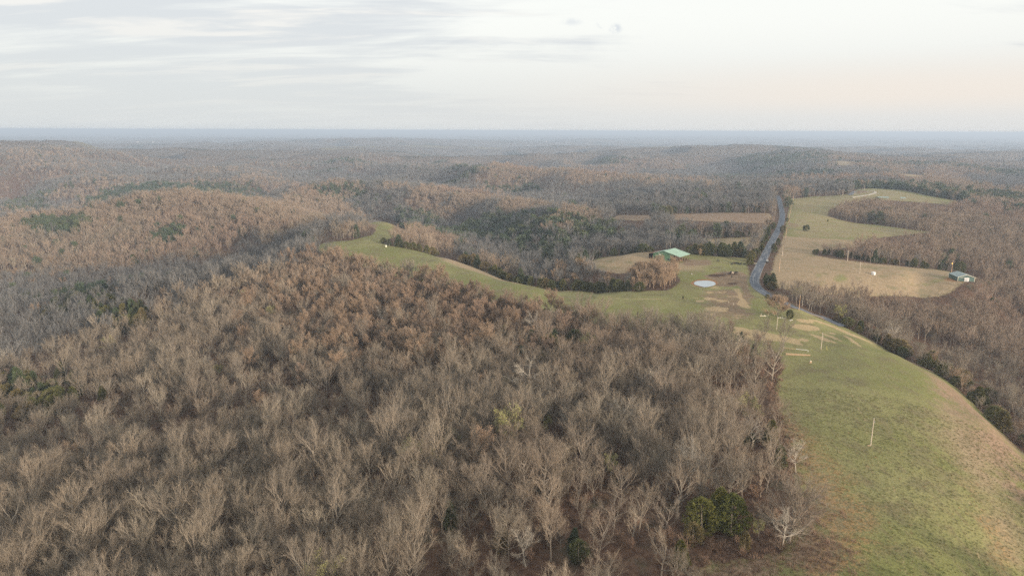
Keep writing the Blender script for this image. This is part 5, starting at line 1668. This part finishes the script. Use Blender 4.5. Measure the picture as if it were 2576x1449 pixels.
# --- utility poles
POLES = [(2196, 1052, 2190, 1121, 'bleached white pole standing alone in the near pasture', 0), (2068, 838, 2065, 879.5, 'white pole beside the tan grass patches, near the timber rails', 0),
         (2012.3, 743, 2009.6, 781.6, 'tan pole in front of the blue road where it leaves the woods', 1), (1954.9, 797.6, 1953.6, 828.5, 'thin pale pole in front of the fuzzy round tree', 0),
         (1961, 651.5, 1960, 683, 'yellowish pole beside the road bend, at the corner of the tan field', 1), (1968.3, 618.4, 1967.7, 644.3, 'pole beside the road, second one past the bend', 0),
         (1977.9, 573.1, 1976.6, 597.6, 'pole beside the road, third one past the bend', 1), (1985, 537.6, 1984, 560.3, 'pole beside the road, fourth one past the bend', 1),
         (1988.8, 520.3, 1988.3, 537.6, 'pole beside the upper field, fifth one past the bend', 1), (1992.6, 505.6, 1992, 520.3, 'pole beside the upper field, sixth one past the bend', 1),
         (1995.8, 490.4, 1995.2, 505.6, 'last pole of the roadside line, at the far corner of the field', 1), (1954.7, 480.3, 1954.7, 494, 'tiny pole in the woods left of the end of the pole line', 0),
         (2132.7, 631, 2131.2, 657, 'pale pole in front of the spit of woods in the right-hand field', 0), (2163.5, 659, 2162, 688, 'pale pole in the middle of the tan right-hand field', 0),
         (2394.9, 656, 2393.5, 684, 'orange-lit pole with a glowing yellow lamp behind the small green shed', 1), (2120.2, 478.2, 2119.6, 492, 'small pole at the wood edge along the top of the upper field', 1),
         (2150.7, 478, 2150, 488.6, 'small pole beside the lane at the top of the upper field', 1), (2175.1, 466.4, 2174.8, 478, 'small pole on the knoll above the gravel driveway', 0),
         (1658.4, 636.3, 1656.5, 667, 'cream pole with a lamp in front of the big green barn', 0)]
PTOP = []
for i, (ut, vt, ub, vb, lb, tanp) in enumerate(POLES):
    p = near(ub, vb, 0 if i != 14 else -6)
    d = math.hypot(p[0], p[1])
    # height from the angle between foot and top
    dt = rays(ut, vt)[0]; t = d / math.hypot(dt[0], dt[1])
    h = float(np.clip(CAM_H + dt[2] * t - p[2], 7.0, 12.0))
    mt = M_POLE2 if tanp else M_POLE
    wd = 1.0 if d < 450 else 1.15
    r = root('utility_pole', p, lb, 'utility pole')
    cyl('pole', r, (0, 0, -.6), (0, 0, h), .165 * wd, .12 * wd, mt, 8)
    cyl('insulator', r, (0, 0, h + .005), (0, 0, h + .28), .06, .04, M_WHITE, 6)
    if i in (0, 1, 4, 12, 13):
        cyl('transformer', r, (.33, 0, h - 1.6), (.33, 0, h - 1.05), .13, .13, M_METAL, 8)
    if i == 0:
        bx('footing_block', r, [(-1.1, -.21, -.15, .15, -.1, .22)], M_NEWWOOD)
    if i == 18:
        cyl('lamp_arm', r, (.15, 0, h - 1.3), (.75, -.3, h - 1.0), .05, .05, M_METAL, 6)
        cyl('lamp_shade', r, (.75, -.3, h - 1.55), (.75, -.3, h - .95), .38, .22, M_WHITE, 10)
    if i == 14:
        lm, w, b = new_mat('yellow_lamp_glow'); b.inputs['Base Color'].default_value = (1, .7, .2, 1)
        b.inputs['Emission Color'].default_value = (1.0, .62, .12, 1); b.inputs['Emission Strength'].default_value = 1.2
        cyl('lamp_arm', r, (-.1, 0, h - 2.2), (-.5, -.2, h - 2.0), .05, .05, M_METAL, 6)
        cyl('lamp', r, (-.5, -.2, h - 2.6), (-.5, -.2, h - 2.0), .34, .30, lm, 10)
    PTOP.append((p[0], p[1], p[2] + h + .2))
for a, b_ in ((0, 1), (1, 2), (2, 4), (4, 5), (5, 6), (6, 7), (7, 8), (8, 9), (9, 10), (4, 12), (4, 13), (13, 14), (3, 2)):
    A = np.array(PTOP[a]); B = np.array(PTOP[b_]); n = 10
    pts_ = [A + (B - A) * k / n - np.array([0, 0, 4 * (k / n) * (1 - k / n) * np.linalg.norm(B - A) * .012]) for k in range(n + 1)]
    g = Geo(); g.tube(pts_, [.014] * (n + 1), 3)
    v, f = g.arrays()
    tag(link('power_line', make_mesh('power_line', v, f, M_WIRE)), 'thin power line sagging from pole to pole', 'power line', 'power lines between the poles')
p = near(2081, 882, 0)
r = root('guy_wire', p, 'slanting yellow guy wire guard beside the white pole near the tan patches', 'guy wire')
cyl('guard', r, (0, 0, 0), (-.7, -.2, 2.3), .06, .06, M_YELLOW, 6); cyl('strand', r, (-.71, -.2, 2.31), (-3.0, -.5, 7.6), .02, .02, M_WIRE, 4)

# --- timber rails, stand, logs, posts in the yard
def rails():
    a = near(1976.7, 893, 0); b = near(2038.5, 895, 0)
    ang = math.atan2(b[1] - a[1], b[0] - a[0]); Lg = math.dist(a[:2], b[:2])
    r = root('timber_barrier', a, 'low timber barrier of tan boards, the front one of two rails at the wood edge', 'barrier', ang)
    for k in range(3):
        bx('board', r, [(0, Lg, -.05, .05, .12 + k * .3, .38 + k * .3)], M_NEWWOOD)
    for k in range(6):
        x = .1 + k * (Lg - .2) / 5
        bx('post', r, [(x - .09, x + .09, .055, .23, -.2, 1.12)], M_NEWWOOD)
    a = near(1972, 880, 0); b = near(2032, 884.5, 0)
    ang = math.atan2(b[1] - a[1], b[0] - a[0]); Lg = math.dist(a[:2], b[:2])
    r = root('pipe_rail', a, 'thin tan rail with a pale bent end behind the timber barrier', 'rail', ang)
    g = Geo(); g.tube([np.array(p) for p in ((0, 0, .95), (Lg * .5, 0, .95))], [.14, .12], 6); v, f = g.arrays(); link('wooden_rail', make_mesh('wooden_rail', v, f, M_NEWWOOD), r)
    g = Geo(); g.tube([np.array(p) for p in ((Lg * .5, 0, .95), (Lg * .95, 0, .95), (Lg, -.1, .85), (Lg + .05, -.4, .5), (Lg + .05, -.6, -.1))], [.11, .1, .1, .1, .1], 6); v, f = g.arrays(); link('bent_pipe', make_mesh('bent_pipe', v, f, M_WHITE), r)
    for k in range(4):
        x = .2 + k * Lg * .3
        cyl('post', r, (x, .15, -.2), (x, .15, .9), .07, .07, M_WOOD, 6)


rails()
o = near(2038.6, 914, 0); r = root('wooden_stand', o, 'small tan wooden stand just below the timber rails', 'stand', R(5))
bx('box', r, [(-.42, .42, -.3, .3, .35, 1.15)], M_NEWWOOD); bx('top', r, [(-.36, .36, -.36, .36, 1.16, 1.24)], M_CREAM)
bx('leg', r, [(-.42, -.3, -.3, -.18, -.1, .35)], M_NEWWOOD); bx('leg', r, [(.3, .42, -.3, -.18, -.1, .35)], M_NEWWOOD)
bx('leg', r, [(-.42, -.3, .18, .3, -.1, .35)], M_NEWWOOD); bx('leg', r, [(.3, .42, .18, .3, -.1, .35)], M_NEWWOOD)
o = near(1919, 795.5, 0); r = root('timber_pile', o, 'pale heap of boards with a short upright post on the lawn by the road bend', 'timber pile', R(-6))
bx('board', r, [(-1.8, 1.9, -.2, .2, 0, .25)], M_CREAM); bx('board', r, [(-1.6, -.5, -.3, .3, .26, .5)], M_NEWWOOD); bx('board', r, [(.6, 1.3, -.2, .3, .26, .6)], M_CREAM); bx('post', r, [(-.98, -.76, .35, .57, -.1, 1.5)], M_CREAM)
for u, v, lb in ((1932, 795, 'thin pale post left of the fuzzy round tree'), (1968.5, 800, 'thin pale post right of the fuzzy round tree'), (1833, 762.5, 'short whitish post in the bare yard, left one of two'), (1845, 768.5, 'short whitish post in the bare yard, right one of two')):
    p = near(u, v, 0); r = root('fence_post', p, lb, 'post'); cyl('post', r, (0, 0, -.2), (0, 0, 1.3), .09, .08, M_CREAM, 7); cyl('cap', r, (0, 0, 1.305), (0, 0, 1.36), .11, .11, M_WHITE, 7)
for (u0, v0, u1, v1, lb) in ((1957.5, 800, 1965, 799.2, 'short pale log lying under the fuzzy round tree'), (1964, 800.5, 1977, 803.2, 'longer pale log lying in front of the dark bush')):
    a = near(u0, v0, 0); b = near(u1, v1, 0)
    g = Geo(); g.tube([np.array((0, 0, .14)), np.array((b[0] - a[0], b[1] - a[1], .14))], [.17, .13], 7); v, f = g.arrays()
    tag(link('log', make_mesh('log', v, f, M_CREAM), None, a), lb, 'log')
rg = random.Random(3)
for u, v, lb in ((1987.5, 806.8, 'white stone at the foot of the dark bush, left one'), (1991.6, 805.6, 'white stone at the foot of the dark bush, right one'), (1740, 690.5, 'pale stone on the pasture left of the pond mud')):
    p = near(u, v, 0)
    bm = bmesh.new(); bmesh.ops.create_icosphere(bm, subdivisions=2, radius=.5)
    for q in bm.verts:
        q.co *= rg.uniform(.8, 1.15); q.co.z *= .7
    me = bpy.data.meshes.new('stone'); bm.to_mesh(me); bm.free(); me.materials.append(M_STONE)
    tag(link('stone', me, None, (p[0], p[1], p[2] + .15)), lb, 'stone')
p = near(1901, 664, 0)
r = root('culvert_marker', p, 'pale board lying beside the road opposite the parked vehicle', 'board', R(-5)); bx('board', r, [(-1.2, 1.2, -.2, .2, .1, .55)], M_CREAM); bx('post', r, [(-1.0, -.85, .21, .33, -.2, .7)], M_WOOD)

# --- vehicle on the road
def vehicle():
    p = near(1929.5, 660.5, 0)
    r = root('utility_vehicle', (p[0], p[1], p[2] + .22), 'small dark utility vehicle with white roof and hood on the right lane of the road', 'vehicle', R(-14))
    pr('body', r, [(-2.0, .45), (2.0, .45), (2.05, 1.0), (1.95, 1.25), (-1.95, 1.3), (-2.05, 1.0)], -.85, .85, M_CARBODY)
    # cab: seen from the front, y towards the viewer is negative
    r.rotation_euler = (0, 0, R(76))
    pr('cab', r, [(.3, 1.31), (-1.0, 1.31), (-.85, 2.05), (.0, 2.05)], -.75, .75, M_DARK)
    pr('roof', r, [(.15, 2.06), (-1.0, 2.06), (-.95, 2.18), (.05, 2.18)], -.82, .82, M_WHITE)
    pr('hood', r, [(-2.0, 1.31), (-1.1, 1.35), (-1.1, 1.42), (-1.98, 1.38)], -.72, .72, M_WHITE)
    pr('bed_wall', r, [(.5, 1.31), (1.95, 1.27), (1.95, 1.6), (.5, 1.6)], -.84, .84, M_CARBODY)
    for x in (-1.3, 1.3):
        for y in (-.9, .9):
            w_ = cyl('wheel', r, (x, y - .12, .4), (x, y + .12, .4), .4, .4, M_RUBBER, 14)
            cyl('hub', w_, (x, y - .13, .4), (x, y + .13, .4), .18, .18, M_METAL, 10)
    for y in (-.6, .6):
        bx('headlight', r, [(-2.1, -2.04, y - .15, y + .15, .95, 1.12)], M_WHITE)


vehicle()

# --- cattle
def cow_mesh(mat, pose=0, nm='cow'):
    hd = 0.55 if pose else 1.45
    vs = [(-.95, 0, 1.15), (-.45, 0, 1.12), (.1, 0, 1.08), (.55, 0, 1.15), (.95, 0, 1.30 if not pose else 1.05), (1.25, 0, hd), (1.58, 0, hd - .22),
          (.55, .22, .85), (.58, .24, .45), (.57, .24, .0), (.55, -.22, .85), (.50, -.24, .45), (.48, -.24, .0),
          (-.85, .24, .85), (-.98, .25, .48), (-.90, .25, .0), (-.85, -.24, .85), (-.93, -.25, .48), (-.84, -.25, .0),
          (-1.12, 0, 1.15), (-1.18, 0, .6), (1.18, .20, hd + .10), (1.18, -.20, hd + .10), (.1, 0, .95)]
    es = [(0, 1), (1, 2), (2, 3), (3, 4), (4, 5), (5, 6), (3, 7), (7, 8), (8, 9), (3, 10), (10, 11), (11, 12), (0, 13), (13, 14), (14, 15), (0, 16), (16, 17), (17, 18), (0, 19), (19, 20), (5, 21), (5, 22)]
    vs = vs[:23]
    rd_ = [(.36, .38), (.38, .42), (.40, .44), (.33, .40), (.20, .24), (.15, .16), (.09, .10)] + [(.15, .15), (.08, .08), (.06, .06)] * 2 + [(.17, .18), (.09, .09), (.06, .06)] * 2 + [(.05, .05), (.03, .03), (.05, .03), (.05, .03)]
    me = bpy.data.meshes.new(nm); me.from_pydata(vs, es, [])
    o = bpy.data.objects.new('cow_builder', me); COL.objects.link(o)
    sk = o.modifiers.new('s', 'SKIN'); 
    for i, s in enumerate(me.skin_vertices[0].data):
        s.radius = rd_[i]; s.use_root = (i == 1)
    sb = o.modifiers.new('b', 'SUBSURF'); sb.levels = 1; sb.render_levels = 1
    dg = bpy.context.evaluated_depsgraph_get()
    out = bpy.data.meshes.new_from_object(o.evaluated_get(dg))
    bpy.data.objects.remove(o, do_unlink=True)
    out.materials.clear(); out.materials.append(mat); out.name = nm
    out.polygons.foreach_set('use_smooth', [True] * len(out.polygons))
    return out


CM_ = {'b0': cow_mesh(M_BLACK, 0), 'b1': cow_mesh(M_BLACK, 1), 'w1': cow_mesh(M_CREAMC, 0), 'n1': cow_mesh(M_BROWNC, 1)}
rg = random.Random(8)
for u, v, k, az, lb in ((1806, 658.5, 'b1', 10, 'black cow grazing alone between the barn and the other cattle'), (1841, 666.8, 'b1', 35, 'black cow, front left of the row by the roadside cedars'), (1845.5, 664, 'n1', 5, 'dark brown cow just behind the front left one'),
                        (1850, 664, 'b0', 190, 'black cow, third of the row by the roadside cedars'), (1854.3, 664.2, 'b1', 185, 'black cow in the middle of the row'), (1859, 666.4, 'b1', 170, 'black cow right of the middle of the row'), (1862.2, 666.2, 'b0', 20, 'black cow touching its neighbour near the right of the row'),
                        (1872.5, 666.5, 'b0', 200, 'black cow standing apart at the right end of the row'), (1836, 690, 'b0', 30, 'black cow on the mud, left of the cream one'), (1838.5, 687.3, 'b0', 60, 'black cow behind the left one on the mud'),
                        (1843.6, 689.5, 'w1', 15, 'cream-coloured cow between black ones on the mud'), (1848.8, 689.3, 'b0', 200, 'black cow right of the cream one'), (1852.5, 688, 'b0', 160, 'black cow farthest right on the mud'), (1840.6, 698.3, 'b1', 70, 'black cow nearest the pond, head down on the mud')):
    p = near(u, v, 0)
    o = link('cow', CM_[k], None, (p[0], p[1], p[2] - .02), (0, 0, R(az))); o.scale = (1.05,) * 3
    tag(o, lb, 'cow', 'cattle in the pasture')

# --- far farmsteads and the water tower near the skyline
for u, v, s, lb in ((346.6, 361, 34, 'tiny white building on the far left plain, left one of two'), (386, 361.5, 34, 'tiny white building on the far left plain, right one of two'), (1343.6, 344, 46, 'tiny white building below the middle of the skyline'),
                    (1374.3, 359.5, 30, 'tiny pale building on the far hill in the middle'), (2058, 348, 46, 'tiny long white building far off to the right'), (1548.7, 345, 40, 'tiny whitish building below the skyline, left of the water tower')):
    h = hit([u], [v])[0]
    gabled('far_building', 0, 0, s * .7, s * .45, s * .10 + 12, s * .18 + 13, R(10), M_FARW, M_FARW, lb, 'building', p=(h[0], h[1], h[2] + 4), door=False)
h = hit([1687.7], [343.5])[0]
r = root('water_tower', (h[0], h[1], h[2]), 'tiny white water tower standing on the skyline', 'water tower')
cyl('column', r, (0, 0, -5), (0, 0, 62), 9, 8, M_WHITE, 12); cyl('tank', r, (0, 0, 62.1), (0, 0, 84), 16, 14, M_WHITE, 14)
p = near(2326, 443, -6); r = root('yard_lamp', p, 'tiny glowing yellow lamp at the edge of a far field', 'lamp'); cyl('pole', r, (0, 0, -1), (0, 0, 6), .3, .25, M_POLE2, 6); cyl('lamp', r, (0, 0, 6.05), (0, 0, 7.1), .6, .5, lm, 8)


# things alike that stand in a row or a stand: say which one by its order from the left
def ordinals():
    ones = ['first', 'second', 'third', 'fourth', 'fifth', 'sixth', 'seventh', 'eighth', 'ninth', 'tenth', 'eleventh', 'twelfth', 'thirteenth', 'fourteenth', 'fifteenth', 'sixteenth', 'seventeenth', 'eighteenth', 'nineteenth']
    tens = {2: ('twentieth', 'twenty-'), 3: ('thirtieth', 'thirty-'), 4: ('fortieth', 'forty-'), 5: ('fiftieth', 'fifty-')}
    by = {}
    for o in scene.objects:
        if o.parent is None and 'label' in o and o.get('kind') is None:
            by.setdefault(o['label'], []).append(o)
    for lb, os_ in by.items():
        if len(os_) < 2:
            continue
        def ukey(o):
            p = np.array(o.data.vertices[0].co) if o.type == 'MESH' and o.name.startswith('power') else np.array(o.location)
            return float(project(p)[0])
        for i, o in enumerate(sorted(os_, key=ukey)):
            n = i + 1
            w = ones[i] if n < 20 else (tens[n // 10][0] if n % 10 == 0 else tens[n // 10][1] + ones[n % 10 - 1])
            o['label'] = '%s, %s from the left' % (lb, w)


ordinals()
